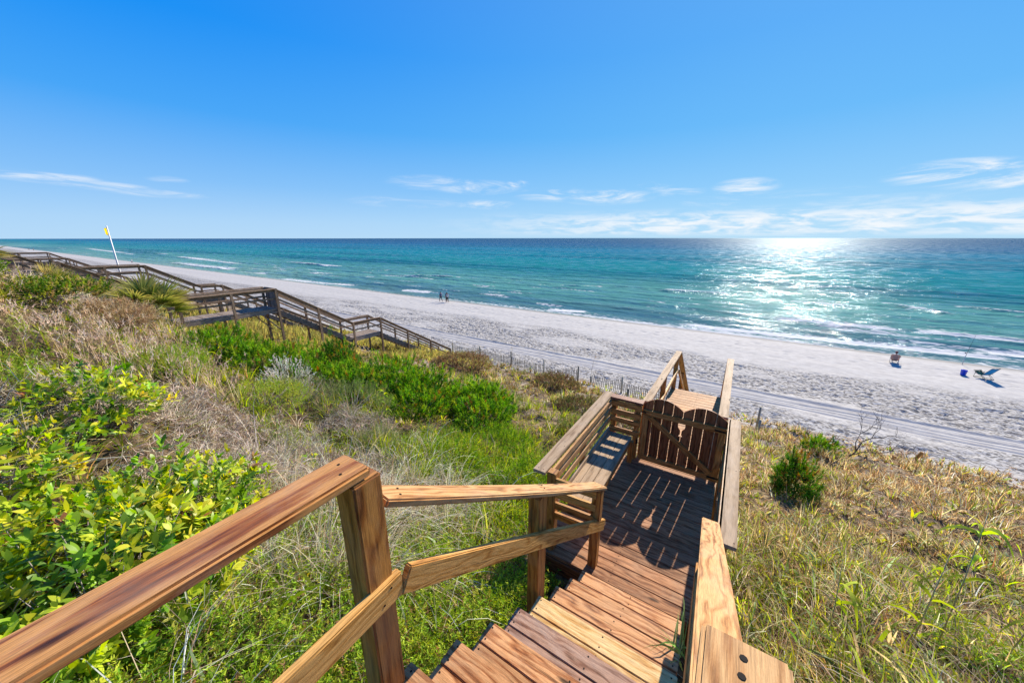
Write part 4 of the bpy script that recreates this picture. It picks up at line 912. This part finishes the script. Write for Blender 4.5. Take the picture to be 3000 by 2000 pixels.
fine_shrub('thicket_shrub', 'dark green leafy thicket on the hilltop left of the palmettos', -13.0, .9, 1.0, .24, [(.08, .15, .02), (.14, .23, .03), (.34, .36, .05), (.40, .28, .12)], [4, 3, 3, 2], 800, Ln=.05, W_=.02, nl=30)
fine_shrub('thicket_shrub', 'green leafy thicket at the far left edge of the hilltop', -12.0, -.6, 1.1, .4, [(.12, .22, .03), (.20, .32, .04), (.34, .40, .07)], [3, 3, 2], 1500, Ln=.05, W_=.02, nl=24)
fine_shrub('bare_shrub', 'bare brown twiggy shrub between the dark thicket and the big palmetto', -14.4, 2.1, .9, .55, [(.46, .32, .17), (.56, .44, .28), (.28, .17, .08)], [3, 2, 2], 1000, Ln=.10, W_=.008, m='twig', nl=60)
# broad leaved shrub in the left foreground
def broadleaf(label, x, y, rad, hgt, n, seed, nleaf=8):
    z = float(gz(x, y)); t = thing('broadleaf_shrub', label, 'shrub', (x, y, z), 'broad leaved shrubs left of the stairs')
    P, v = crown_pts(n, (x, y, z+.12), rad, hgt, .35, seed); D = unit(v+np.array([0.05, .1, .9])[None]+RNG.normal(size=v.shape)*.3)
    V = Veg(); N = n*nleaf
    Dn = np.repeat(D, nleaf, 0); R_ = RNG.normal(size=(N, 3)); R_ = R_-(R_*Dn).sum(1, keepdims=True)*Dn; R_ = unit(R_)
    s = RNG.random((N, 1)); Pn = np.repeat(P, nleaf, 0)-Dn*.09*s; L = unit(Dn*(1.0-.5*s)+R_*(.55+.5*s))
    flat = np.cross(L, np.cross(L, Dn)+1e-3)   # blade faces along the twig
    cols = pick([(.42, .47, .025), (.56, .57, .04), (.26, .40, .025), (.12, .24, .02), (.60, .48, .05), (.36, .16, .06)], [4, 4, 5, 4, .6, .35], n, .14)
    V.ribbons(Pn, L, RNG.uniform(.04, .11, N), RNG.uniform(.020, .042, N), np.repeat(cols, nleaf, 0)*RNG.uniform(.85, 1.15, (N, 1)), K=5, bend=.35, prof=np.array([.10, .72, 1, .92, .58, .05]), flat=np.cross(L, np.cross(Dn, L))*1.0+Dn*.4)
    V.build('leaves', LM['leaf'], t)
    paths = []
    for i in range(0, n, 7):
        e = P[i]; b0 = np.array([x+(e[0]-x)*.25, y+(e[1]-y)*.25, z-.03]); md = (b0+e)/2+RNG.normal(size=3)*.05; paths.append(([b0, md, e-np.array([0, 0, .03])], [.006, .004, .002]))
    tubes('branches', t, paths, greybark, 4); return t
broadleaf('largest broad leaved shrub filling the lower left corner behind the handrail', -3.3, -.02, .95, .76, 900, 1)
broadleaf('broad leaved shrub at the left picture edge, lower and darker than its neighbour', -2.55, -.62, .55, .6, 230, 5)
broadleaf('broad leaved shrub behind the largest one, reaching towards the twig scrub', -4.15, .35, .95, .70, 680, 2)
broadleaf('yellow green broad leaved shrub standing alone farther back at left', -6.35, .55, .72, .58, 300, 3)
broadleaf('broad leaved shrub low at the far left beside the grey twigs', -5.3, -.55, .9, .7, 380, 4)
for (x, y, h, lab) in ((-5.25, 2.35, .30, 'small leafy sprout among grey twigs just above the handrail end'), (-5.9, 1.75, .26, 'small leafy sprout among grey twigs, left of the taller sprout')):
    broadleaf(lab, x, y, .13, h, 14, 6, 6)

# palmettos ------------------------------------------------------------------
def palmetto(label, x, y, nf, size, seed, cols, z=None, up=.6, azc=None):
    rs = np.random.default_rng(seed); z = float(gz(x, y)) if z is None else z
    t = thing('palmetto', label, 'palmetto', (x, y, z), 'palmettos on the hilltop'); paths = []
    for i in range(nf):
        a = rs.uniform(0, 6.283) if azc is None else azc+rs.normal()*.9
        e = rs.uniform(.15, 1.25)*up+.1
        d = np.array([math.cos(a)*math.cos(e), math.sin(a)*math.cos(e), math.sin(e)]); pl = rs.uniform(.5, .9)*size
        b0 = np.array([x, y, z+.1]); c = b0+d*pl+np.array([0, 0, .05]); paths.append(([b0, (b0+c)/2+np.array([0, 0, .08]), c], [.018, .013, .010]))
        side = unit(np.cross(d, [0, 0, 1.])); nrm = np.cross(side, d); nl = 26; th_ = np.linspace(-1.25, 1.25, nl)+rs.normal(size=nl)*.03
        roll = rs.uniform(-.6, .6); sd_ = side*math.cos(roll)+nrm*math.sin(roll)
        L = (np.cos(th_)[:, None]*d+np.sin(th_)[:, None]*sd_)+nrm*0.15*np.abs(np.sin(th_))[:, None]
        V = Veg(); cl = cols[rs.integers(len(cols))]
        V.ribbons(np.repeat(c[None], nl, 0), L, size*rs.uniform(.55, .8)*(1-.25*np.abs(th_)/1.25), .045*size, var(cl, nl, .1), K=4, bend=.35, prof=np.array([.35, 1, .85, .5, .04]), flat=np.cross(sd_, d)[None]+rs.normal(size=(nl, 3))*.25, tipcol=(.45, .36, .12))
        V.build('frond', LM['leaf'], t)
    tubes('stalks', t, paths, plain('palm_stalk', (.28, .30, .08), .6), 5)
    tubes('stem', t, [([(x, y, z-.2), (x+.1, y, z+.15)], [.10, .08])], bark, 8); return t
PG = [(.16, .24, .04), (.22, .30, .05), (.10, .17, .03)]; PY = [(.42, .42, .09), (.30, .34, .06), (.50, .40, .14)]
palmetto('large green palmetto with wide fans beside the old walkway steps', -17.1, 3.3, 22, 1.3, 3, PG, up=.9)
palmetto('yellowing palmetto with upright spiky fans left of the large green one', -18.0, 2.2, 14, .85, 8, PY, up=1.2)
palmetto('yellow palmetto highest on the hilltop, left of the other two spiky ones', -18.6, 1.6, 12, .75, 12, PY, up=1.2)
palmetto('palmetto half hidden in the thicket at the far left edge', -13.6, .3, 8, .6, 17, PY, up=.5)

# bare sapling, stalks -----------------------------------------------------------
t = thing('bare_sapling', 'leafless dead sapling on the right dune edge against the sand', 'dead tree', (5.0, 19.0, float(gz(5.0, 19.0))))
paths = []
def twig(p, d, L, r, lv):
    q = p+d*L; mid = (p+q)/2+np.random.default_rng(int(abs(q[0])*1e4) % 99999).normal(size=3)*L*.08; paths.append(([p, mid, q], [r, r*.85, r*.6]))
    if lv == 0: return
    rs = np.random.default_rng(int(abs(q[2]*q[0])*1e5) % 99999)
    for _ in range(2 if lv > 3 else 3): twig(q if rs.random() < .6 else mid, unit(d+rs.normal(size=3)*.5+np.array([.05, 0, .2])), L*rs.uniform(.55, .8), r*.6, lv-1)
g0 = np.array([5.0, 19.0, float(gz(5.0, 19.0))-.05]); twig(g0, unit(np.array([.35, 0, 1.])), 1.15, .035, 5); twig(g0+np.array([.1, 0, .3]), unit(np.array([.9, .2, .35])), .9, .02, 4)
tubes('branches', t, paths, plain('dead_bark', (.10, .075, .06), .9), 5)
def stalk(label, x, y, h, lean, leaves, col, head=False, group='tall grass stalks', w=.006, seed=0):
    rs = np.random.default_rng(seed); z = float(gz(x, y)); t = thing('grass_stalk', label, 'grass stalk', (x, y, z), group)
    p0 = np.array([x, y, z-.03]); p1 = p0+np.array([lean[0]*.35, lean[1]*.35, h*.55]); p2 = p0+np.array([lean[0], lean[1], h])
    tubes('stem', t, [([p0, p1, p2], [w, w*.8, w*.4])], plain('dry_stem', col, .7), 5)
    V = Veg(); n = leaves; s = rs.uniform(.3, .95, n)[:, None]; P = p0+(p2-p0)*s+(p1-(p0+p2)/2)*(4*s*(1-s)); a = rs.uniform(0, 6.283, n)
    V.ribbons(P, np.stack([np.cos(a), np.sin(a), np.full(n, 1.1)], 1), rs.uniform(.25, .5, n)*min(1, h*1.2), rs.uniform(.016, .034, n), var((.40, .46, .06), n) if not head else var((.5, .4, .22), n), K=6, bend=1.9, prof=np.array([.5, .9, 1, .9, .7, .4, .05]), curl=.05)
    if head:
        n = 60; s = rs.uniform(.0, 1, n)[:, None]; P = p2+np.array([lean[0]*.5, lean[1]*.5, -.02])*s+np.array([0, 0, .14])*s*(1-s); a = rs.normal(size=(n, 3)); a[:, 2] -= .5
        V.ribbons(P, a, .045, .010, var((.42, .30, .18), n), K=1, bend=0, prof=np.array([.6, 1]))
    V.build('blades', LM['grass'], t); return t
ST = [(1.65, 3.55, 1.1, (.02, .05), 10, 'tall leafy grass stalk in the lower right, nearest the bottom edge', 0), (1.15, 3.45, 1.05, (-.04, .1), 9, 'tall grass stalk close to the right handrail', 0), (1.95, 3.9, 1.4, (.0, .1), 12, 'tallest leafy grass stalk on the near right slope', 0),
      (2.35, 4.0, 1.1, (.22, .1), 9, 'grass stalk bending right beside the tallest one', 0), (3.3, 4.7, 1.0, (.1, .1), 7, 'dry grass stalk farther right on the slope', 1)]
for i, (x, y, h, ln, nl, lab, hd) in enumerate(ST): stalk(lab, x, y, h, ln, nl, (.50, .44, .20), bool(hd), seed=i+5, w=.0055)
SO = [(1.6, 20.8, 1.3, (.1, 0), 'sea oat stalk just past the right rail of the walkway'), (2.5, 21.5, 1.1, (-.1, .05), 'sea oat stalk beside the old fence post at right'), (9.7, 20.6, 1.2, (.35, 0), 'sea oat stalk with a nodding head by the leaning stake'), (11.2, 18.5, 1.6, (1.7, .2), 'long arching sea oat stalk bending right over the sand'),
      (-9.6, 27.6, 2.0, (.25, 0), 'tall lone reed stem on the sand behind the fence gap'), (-17.2, 27.0, 2.1, (-.1, 0), 'tall reed with a shaggy head standing behind the fence post')]
for i, (x, y, h, ln, lab) in enumerate(SO): stalk(lab, x, y, h, ln, 3, (.20, .15, .10), True, 'sea oat stalks at the foot of the dune', .012, seed=40+i)
NS = [(-6.9, 5.0, 1.25, (-.1, .05), 'tall grass stem with yellow green blades in front of the grey green shrub'), (-12.0, 3.3, .9, (.5, .2), 'yellowing stem leaning right in front of the pine shrubs'), (-5.5, 5.6, .9, (.05, 0), 'thin dark stem right of the grey green shrub')]
for i, (x, y, h, ln, lab) in enumerate(NS): stalk(lab, x, y, h, ln, 7 if i == 0 else 3, (.40, .30, .16), False, 'tall stems on the left slope', .006, seed=60+i)
for i, (x, y, lab) in enumerate(((.04, 2.35, 'green grass tuft growing between the stair and its right stringer'), (.05, 3.5, 'pale grass sprig poking up beside the right end of the landing'))):
    z = -3.1 if i == 0 else -3.7; V = Veg(); n = 16 if i == 0 else 6; a = RNG.uniform(1.5, 5.2, n)
    V.ribbons(np.stack([np.full(n, x)+RNG.normal(size=n)*.02, y+RNG.normal(size=n)*.05, np.full(n, z)], 1), np.stack([np.cos(a)*.5, np.sin(a)*.5, np.ones(n)], 1), RNG.uniform(.25, .42, n), .014 if i == 0 else .007, var((.22, .33, .12) if i == 0 else (.5, .42, .25), n), K=5, bend=1.3, prof=np.array([.5, .9, 1, .8, .5, .05]))
    o = V.build('grass_tuft', LM['grass']); tag(o, lab, 'grass tuft')
# =========================================================== PEOPLE AND BEACH THINGS
def person(name_label, x, y, z, rot, joints, edges, rad, skin_col, clothes, hair_col, scale=1., group=None, cat='person', hat=None):
    """joints: local metres, facing +Y; one skinned body surface; clothes are looser shells over the same joints"""
    t = thing('person', name_label, cat, (x, y, z), group)
    def skinned(nm, js, es, rf, colr, root=0):
        me = bpy.data.meshes.new(nm); idx = {}; vs = []
        for j in js: idx[j] = len(vs); vs.append(joints[j])
        me.from_pydata(vs, [(idx[a], idx[b]) for a, b in es], []); me.update()
        o = bpy.data.objects.new(nm, me); C.objects.link(o)
        md = o.modifiers.new('s', 'SKIN'); sv = me.skin_vertices[0].data
        for j in js:
            r = rad[j]*rf; r = r if isinstance(r, tuple) else (r, r); sv[idx[j]].radius = r
        sv[root].use_root = True
        o.modifiers.new('d', 'SUBSURF').levels = 2; o.modifiers['d'].render_levels = 2
        dg = bpy.context.evaluated_depsgraph_get(); m2 = bpy.data.meshes.new_from_object(o.evaluated_get(dg)); m2.name = nm
        bpy.data.objects.remove(o); 
        for p in m2.polygons: p.use_smooth = True
        m2.materials.clear(); oo = obj(nm, m2, plain(nm+'_colour', colr, .8), None); oo.parent = t
        return oo
    js = list(joints); skinned('body', js, edges, 1., skin_col)
    for (nm, sub, rf, colr) in clothes:
        es = [e for e in edges if e[0] in sub and e[1] in sub]; skinned(nm, sub, es, rf, colr)
    hd = Vector(joints['head']); bm = bmesh.new(); bmesh.ops.create_icosphere(bm, subdivisions=3, radius=1)
    for v in bm.verts: v.co = Vector((v.co.x*.088, v.co.y*.10-.012, v.co.z*.115+.018))+hd
    bmesh.ops.delete(bm, geom=[v for v in bm.verts if (v.co-hd).y > .045 and (v.co-hd).z < .055], context='VERTS')
    me = bpy.data.meshes.new('hair'); bm.to_mesh(me); bm.free(); [setattr(p, 'use_smooth', True) for p in me.polygons]
    o = obj('hair', me, plain('hair_colour', hair_col, .8), None); o.parent = t
    # nose and ears read as small bumps
    bm = bmesh.new()
    for dx, dy, dz, r in ((0, .105, -.01, .016), (.085, 0, 0, .02), (-.085, 0, 0, .02)):
        q = bmesh.ops.create_icosphere(bm, subdivisions=1, radius=r, matrix=Matrix.Translation(hd+Vector((dx, dy, dz))))
    me = bpy.data.meshes.new('face'); bm.to_mesh(me); bm.free(); o = obj('face', me, plain('face_colour', skin_col, .7), None); o.parent = t
    if hat:
        bm = bmesh.new(); bmesh.ops.create_uvsphere(bm, u_segments=16, v_segments=8, radius=.118)
        bmesh.ops.delete(bm, geom=[v for v in bm.verts if v.co.z < -.001], context='VERTS')
        br = [bm.verts.new((math.cos(a)*.09, .085+math.sin(a)*.10, .0)) for a in [math.pi*k/8 for k in range(9)]]; bm.faces.new(br)
        bmesh.ops.translate(bm, verts=bm.verts[:], vec=hd+Vector((0, 0, .045)))
        me = bpy.data.meshes.new('cap'); bm.to_mesh(me); bm.free(); o = obj('cap', me, plain('cap_colour', hat, .8), None); o.parent = t
    t.rotation_euler = (0, 0, rot); t.scale = (scale,)*3
    return t
def walker(ph=1., arm=.35):
    j = {'pelvis': (0, 0, .93), 'belly': (0, .0, 1.10), 'chest': (0, .0, 1.33), 'neck': (0, .0, 1.50), 'head': (0, .02, 1.64), 'crown': (0, .01, 1.72),
         'shl': (-.17, 0, 1.42), 'ell': (-.26, -.06*ph, 1.16), 'hal': (-.25, .14*ph, .98), 'fil': (-.25, .19*ph, .92), 'shr': (.17, 0, 1.42), 'elr': (.26, -.02*ph, 1.16), 'har': (.28, -.14*ph+.1, .96), 'fir': (.28, -.14*ph+.13, .89),
         'hil': (-.09, 0, .88), 'knl': (-.10, .18*ph, .50), 'anl': (-.10, .22*ph, .09), 'tol': (-.11, .38*ph+.06*(1-ph), .03), 'hir': (.09, 0, .88), 'knr': (.10, -.06*ph, .50), 'anr': (.10, -.34*ph, .14), 'tor': (.11, -.22*ph, .03)}
    e = [('pelvis', 'belly'), ('belly', 'chest'), ('chest', 'neck'), ('neck', 'head'), ('head', 'crown'), ('chest', 'shl'), ('shl', 'ell'), ('ell', 'hal'), ('hal', 'fil'), ('chest', 'shr'), ('shr', 'elr'), ('elr', 'har'), ('har', 'fir'),
         ('pelvis', 'hil'), ('hil', 'knl'), ('knl', 'anl'), ('anl', 'tol'), ('pelvis', 'hir'), ('hir', 'knr'), ('knr', 'anr'), ('anr', 'tor')]
    r = {'pelvis': .13, 'belly': .125, 'chest': .14, 'neck': .055, 'head': .085, 'crown': .065, 'shl': .065, 'ell': .042, 'hal': .032, 'fil': .022, 'shr': .065, 'elr': .042, 'har': .032, 'fir': .022, 'hil': .095, 'knl': .06, 'anl': .042, 'tol': .035, 'hir': .095, 'knr': .06, 'anr': .042, 'tor': .035}
    return j, e, r
TOP = ['belly', 'pelvis', 'chest', 'shl', 'ell', 'shr', 'elr']; LEG = ['pelvis', 'hil', 'knl', 'anl', 'hir', 'knr', 'anr']; SHO = ['pelvis', 'hil', 'knl', 'hir', 'knr']
SK = (.35, .20, .14)
def gb(x, y): return float(ground_z(np.array([x]), np.array([y]))[0])
j, e, r = walker(1.0); person('person walking on the beach in a dark blue top, left of the pair', -48.9, 50.5, gb(-48.9, 50.5), R(80), j, e, r, SK, [('shirt', TOP, 1.15, (.06, .10, .20)), ('trousers', LEG, 1.12, (.02, .02, .035))], (.03, .02, .015), 1.12, 'people walking at the water edge')
j, e, r = walker(.55); person('person walking in a brownish top, left one of the close pair', -47.75, 50.9, gb(-47.75, 50.9), R(70), j, e, r, SK, [('shirt', TOP, 1.15, (.16, .09, .10)), ('shorts', SHO, 1.12, (.10, .10, .09))], (.02, .015, .012), 1.06, 'people walking at the water edge')
j, e, r = walker(.8); person('person walking in a pale grey top, right one of the close pair', -47.2, 50.55, gb(-47.2, 50.55), R(75), j, e, r, SK, [('shirt', TOP, 1.2, (.45, .48, .48)), ('trousers', LEG, 1.12, (.04, .035, .03))], (.02, .015, .012), 1.08, 'people walking at the water edge')
for i, (x, y, lab, c_) in enumerate(((-256, 49.5, 'tiny distant person in a white top just above the old walkway rail', (.7, .7, .75)), (-610, 47.5, 'tiny distant person near the left edge of the far beach', (.08, .08, .1)), (-590, 48.5, 'second tiny figure on the far beach, right beside the leftmost one', (.3, .1, .1)))):
    j, e, r = walker(.7); person(lab, x, y, gb(x, y), R(90), j, e, r, SK, [('shirt', TOP, 1.2, c_), ('trousers', LEG, 1.15, (.03, .03, .05))], (.03, .02, .02), 1.05, 'distant people on the beach')
# low folding chair with a seated man
def sling(name, parent, pts, w, m, t=.012):
    bm = bmesh.new(); rows = []
    for (y_, z_) in pts: rows.append([bm.verts.new((x_, y_, z_-.02*(1-(2*x_/w)**2))) for x_ in np.linspace(-w/2, w/2, 7)])
    for a_, b_ in zip(rows[:-1], rows[1:]):
        for k in range(6): bm.faces.new((a_[k], a_[k+1], b_[k+1], b_[k]))
    r_ = bmesh.ops.solidify(bm, geom=bm.faces[:], thickness=t)
    me = bpy.data.meshes.new(name); bm.to_mesh(me); bm.free(); uvbox(me); [setattr(p, 'use_smooth', True) for p in me.polygons]
    o = obj(name, me, m, None); o.parent = parent; return o
def tubes_l(name, parent, paths, m, n=6):
    o = tubes(name, None, paths, m, n); o.parent = parent; return o
cx, cy = 14.25, 48.85; cz = gb(cx, cy)
ch = thing('beach_chair', 'low beige folding beach chair seen from behind, a person sitting in it', 'beach chair', (cx, cy, cz)); ch.rotation_euler = (0, 0, R(-14))
tanm = plain('beige_canvas', (.55, .40, .37), .85); alu = plain('aluminium_tube', (.5, .5, .52), .35, .8)
sling('seat_fabric', ch, [(-.14, .27), (.0, .24), (.18, .25), (.36, .30)], .56, tanm); sling('back_fabric', ch, [(-.16, .30), (-.24, .5), (-.34, .78), (-.38, .90)], .60, tanm)
fr_ = []
for s in (-1, 1):
    x_ = s*.30; fr_ += [([(x_, .40, .32), (x_, -.12, .26), (x_, -.40, .93)], .013), ([(x_, .36, .30), (x_, .33, .01)], .013), ([(x_, .30, .28), (x_, -.18, .01), (x_, .33, .01)], .012), ([(x_, -.30, .62), (x_+s*.05, -.02, .56), (x_+s*.05, .28, .54), (x_, .33, .28)], .014), ([(x_, -.28, .58), (x_, -.50, .02), (x_, -.18, .01)], .010)]
fr_ += [([(-.30, -.40, .93), (.30, -.40, .93)], .013), ([(-.30, .40, .32), (.30, .40, .32)], .013), ([(-.30, -.50, .02), (.30, -.50, .02)], .010)]
tubes_l('frame', ch, fr_, alu)
j = {'pelvis': (0, -.02, .36), 'belly': (0, -.10, .52), 'chest': (0, -.19, .74), 'neck': (0, -.22, .93), 'head': (0, -.18, 1.06), 'crown': (0, -.18, 1.14), 'shl': (-.18, -.20, .84), 'ell': (-.30, -.05, .62), 'hal': (-.28, .18, .58), 'fil': (-.26, .25, .57),
     'shr': (.18, -.20, .84), 'elr': (.34, -.02, .64), 'har': (.36, .22, .64), 'fir': (.35, .29, .64), 'hil': (-.10, .02, .34), 'knl': (-.14, .46, .50), 'anl': (-.14, .72, .10), 'tol': (-.15, .88, .09), 'hir': (.10, .02, .34), 'knr': (.18, .46, .50), 'anr': (.24, .78, .16), 'tor': (.27, .92, .22)}
_, e, r = walker()
person('person in a red cap and dark shirt sitting in the beige beach chair', cx, cy, cz, R(-14), j, e, r, SK, [('shirt', TOP, 1.15, (.02, .018, .018)), ('shorts', SHO, 1.12, (.10, .05, .05))], (.04, .02, .015), 1., hat=(.20, .03, .035))
# reclining blue chair
cx, cy = 19.6, 47.2; cz = gb(cx, cy)
ch = thing('beach_chair', 'empty reclined blue and green beach chair on the sand at right', 'beach chair', (cx, cy, cz)); ch.rotation_euler = (0, 0, R(30)); ch.scale = (1.12,)*3
blu = plain('blue_canvas', (.015, .24, .46), .8); grn = plain('green_canvas', (.05, .22, .14), .8); drk = plain('dark_tube', (.05, .06, .07), .4, .5)
sling('seat_fabric', ch, [(.05, .27), (.22, .25), (.42, .34), (.58, .50)], .56, grn); sling('back_fabric', ch, [(.02, .28), (-.16, .50), (-.32, .75), (-.46, .98)], .66, blu)
fr_ = []
for s in (-1, 1):
    x_ = s*.30; fr_ += [([(x_, .60, .52), (x_, .2, .27), (x_, 0, .27), (x_, -.48, 1.0)], .014), ([(x_, .42, .38), (x_, .46, .01), (x_, .02, .02), (x_, -.3, .01)], .013), ([(x_, -.05, .28), (x_, -.36, .01)], .013), ([(x_, -.20, .40), (x_, .10, .50), (x_, .36, .48), (x_, .40, .30)], .014), ([(x_, .05, .26), (x_, -.22, .01)], .013)]
fr_ += [([(-.30, -.48, 1.0), (.30, -.48, 1.0)], .013), ([(-.30, .60, .52), (.30, .60, .52)], .013), ([(-.30, .46, .01), (.30, .46, .01)], .012), ([(-.30, -.36, .01), (.30, -.36, .01)], .012)]
tubes_l('frame', ch, fr_, drk)
# bucket
bx, by = 18.45, 47.55; bz = gb(bx, by); bk = thing('bucket', 'bright blue plastic bucket on the sand beside the empty chair', 'bucket', (bx, by, bz)); blue = plain('blue_plastic', (.01, .055, .62), .35)
bm = bmesh.new(); prof_ = [(.0, .01), (.145, .0), (.15, .02), (.178, .36), (.19, .365), (.192, .40), (.175, .40), (.168, .37), (.142, .04), (0, .035)]; rings = []
for rr, zz in prof_: rings.append([bm.verts.new((rr*math.cos(2*math.pi*k/24), rr*math.sin(2*math.pi*k/24), zz)) for k in range(24)] if rr > 0 else [bm.verts.new((0, 0, zz))])
for A, B_ in zip(rings[:-1], rings[1:]):
    for k in range(24):
        a0 = A[k % len(A)]; a1 = A[(k+1) % len(A)]; b0 = B_[k % len(B_)]; b1 = B_[(k+1) % len(B_)]
        vs_ = [v for i_, v in enumerate((a0, a1, b1, b0)) if v not in (a0, a1, b1, b0)[:i_]]
        if len(vs_) > 2: bm.faces.new(vs_)
bmesh.ops.recalc_face_normals(bm, faces=bm.faces[:]); me = bpy.data.meshes.new('shell'); bm.to_mesh(me); bm.free(); [setattr(p, 'use_smooth', True) for p in me.polygons]
o = obj('shell', me, blue, None); o.parent = bk; bk.scale = (1.15,)*3
tubes_l('handle', bk, [([(.19*math.cos(a), -.03-.02*math.sin(a), .38-.12*math.sin(a)) for a in [math.pi*k/10 for k in range(11)]], .005)], alu, 5)
# fishing rod
fx, fy = 19.95, 52.2; fz = gb(fx, fy); fr = thing('fishing_rod', 'fishing rod with reel standing upright in a sand spike by the water', 'fishing rod', (fx, fy, fz))
tubes('holder', fr, [([(fx, fy, fz-.2), (fx+.03, fy, fz+.95)], .028)], plain('pvc_tube', (.55, .55, .52), .5), 8)
tubes('rod', fr, [([(fx+.02, fy, fz+.4), (fx+.09, fy, fz+1.9), (fx+.20, fy+.02, fz+3.2)], [.016, .011, .005])], M['steel'], 6)
tubes('reel', fr, [([(fx-.02, fy-.02, fz+1.2), (fx-.09, fy-.02, fz+1.2)], .05), ([(fx+.05, fy, fz+1.2), (fx-.03, fy-.02, fz+1.2)], .015)], M['steel'], 10)
# flag
px_, py_ = -69.4, 12.0; pz = float(gz(px_, py_)); fl = thing('flagpole', 'white flagpole flying a yellow flag, rising behind the old walkways', 'flagpole', (px_, py_, pz))
white = plain('white_paint', (.75, .76, .76), .5)
tubes('pole', fl, [([(px_, py_, pz-.3), (px_+.25, py_, -3.0), (px_+.5, py_, 1.5)], [.10, .09, .06])], white, 8)
bm = bmesh.new(); xp = px_+.46; V_ = []
for i in range(9):
    row = []
    for k in range(7):
        s_ = i/8; q_ = k/6; top_ = 1.32-.05*s_-.30*s_*s_; bot = .30+.50*s_
        row.append(bm.verts.new((xp-1.75*s_, py_+.10*math.sin(s_*7+q_), top_*(1-q_)+(bot-.15)*q_)))
    V_.append(row)
for a_, b_ in zip(V_[:-1], V_[1:]):
    for k in range(6): bm.faces.new((a_[k], a_[k+1], b_[k+1], b_[k]))
bmesh.ops.solidify(bm, geom=bm.faces[:], thickness=.01)
me = bpy.data.meshes.new('flag'); bm.to_mesh(me); bm.free(); [setattr(p, 'use_smooth', True) for p in me.polygons]
ym, n0, l0, b0 = mat('yellow_cloth'); b0.inputs['Base Color'].default_value = (.85, .68, .02, 1); b0.inputs['Roughness'].default_value = .8
tr = n0.new('ShaderNodeBsdfTranslucent'); tr.inputs['Color'].default_value = (.95, .80, .03, 1); mx = n0.new('ShaderNodeMixShader'); mx.inputs[0].default_value = .6
l0.new(b0.outputs[0], mx.inputs[1]); l0.new(tr.outputs[0], mx.inputs[2]); l0.new(mx.outputs[0], n0['Material Output'].inputs['Surface'])
obj('flag', me, ym, fl)
# old fence posts at the right of the walkway
for i, (x, y, h, lab) in enumerate(((2.25, 23.6, .85, 'old dark fence post standing in the tall grass right of the walkway'),)):
    o = tubes('fence_post', None, [([(x, y, float(gz(x, y))-.3), (x+.02, y, float(gz(x, y))+h)], [.075, .065])], M['fence'], 8); tag(o, lab, 'post')
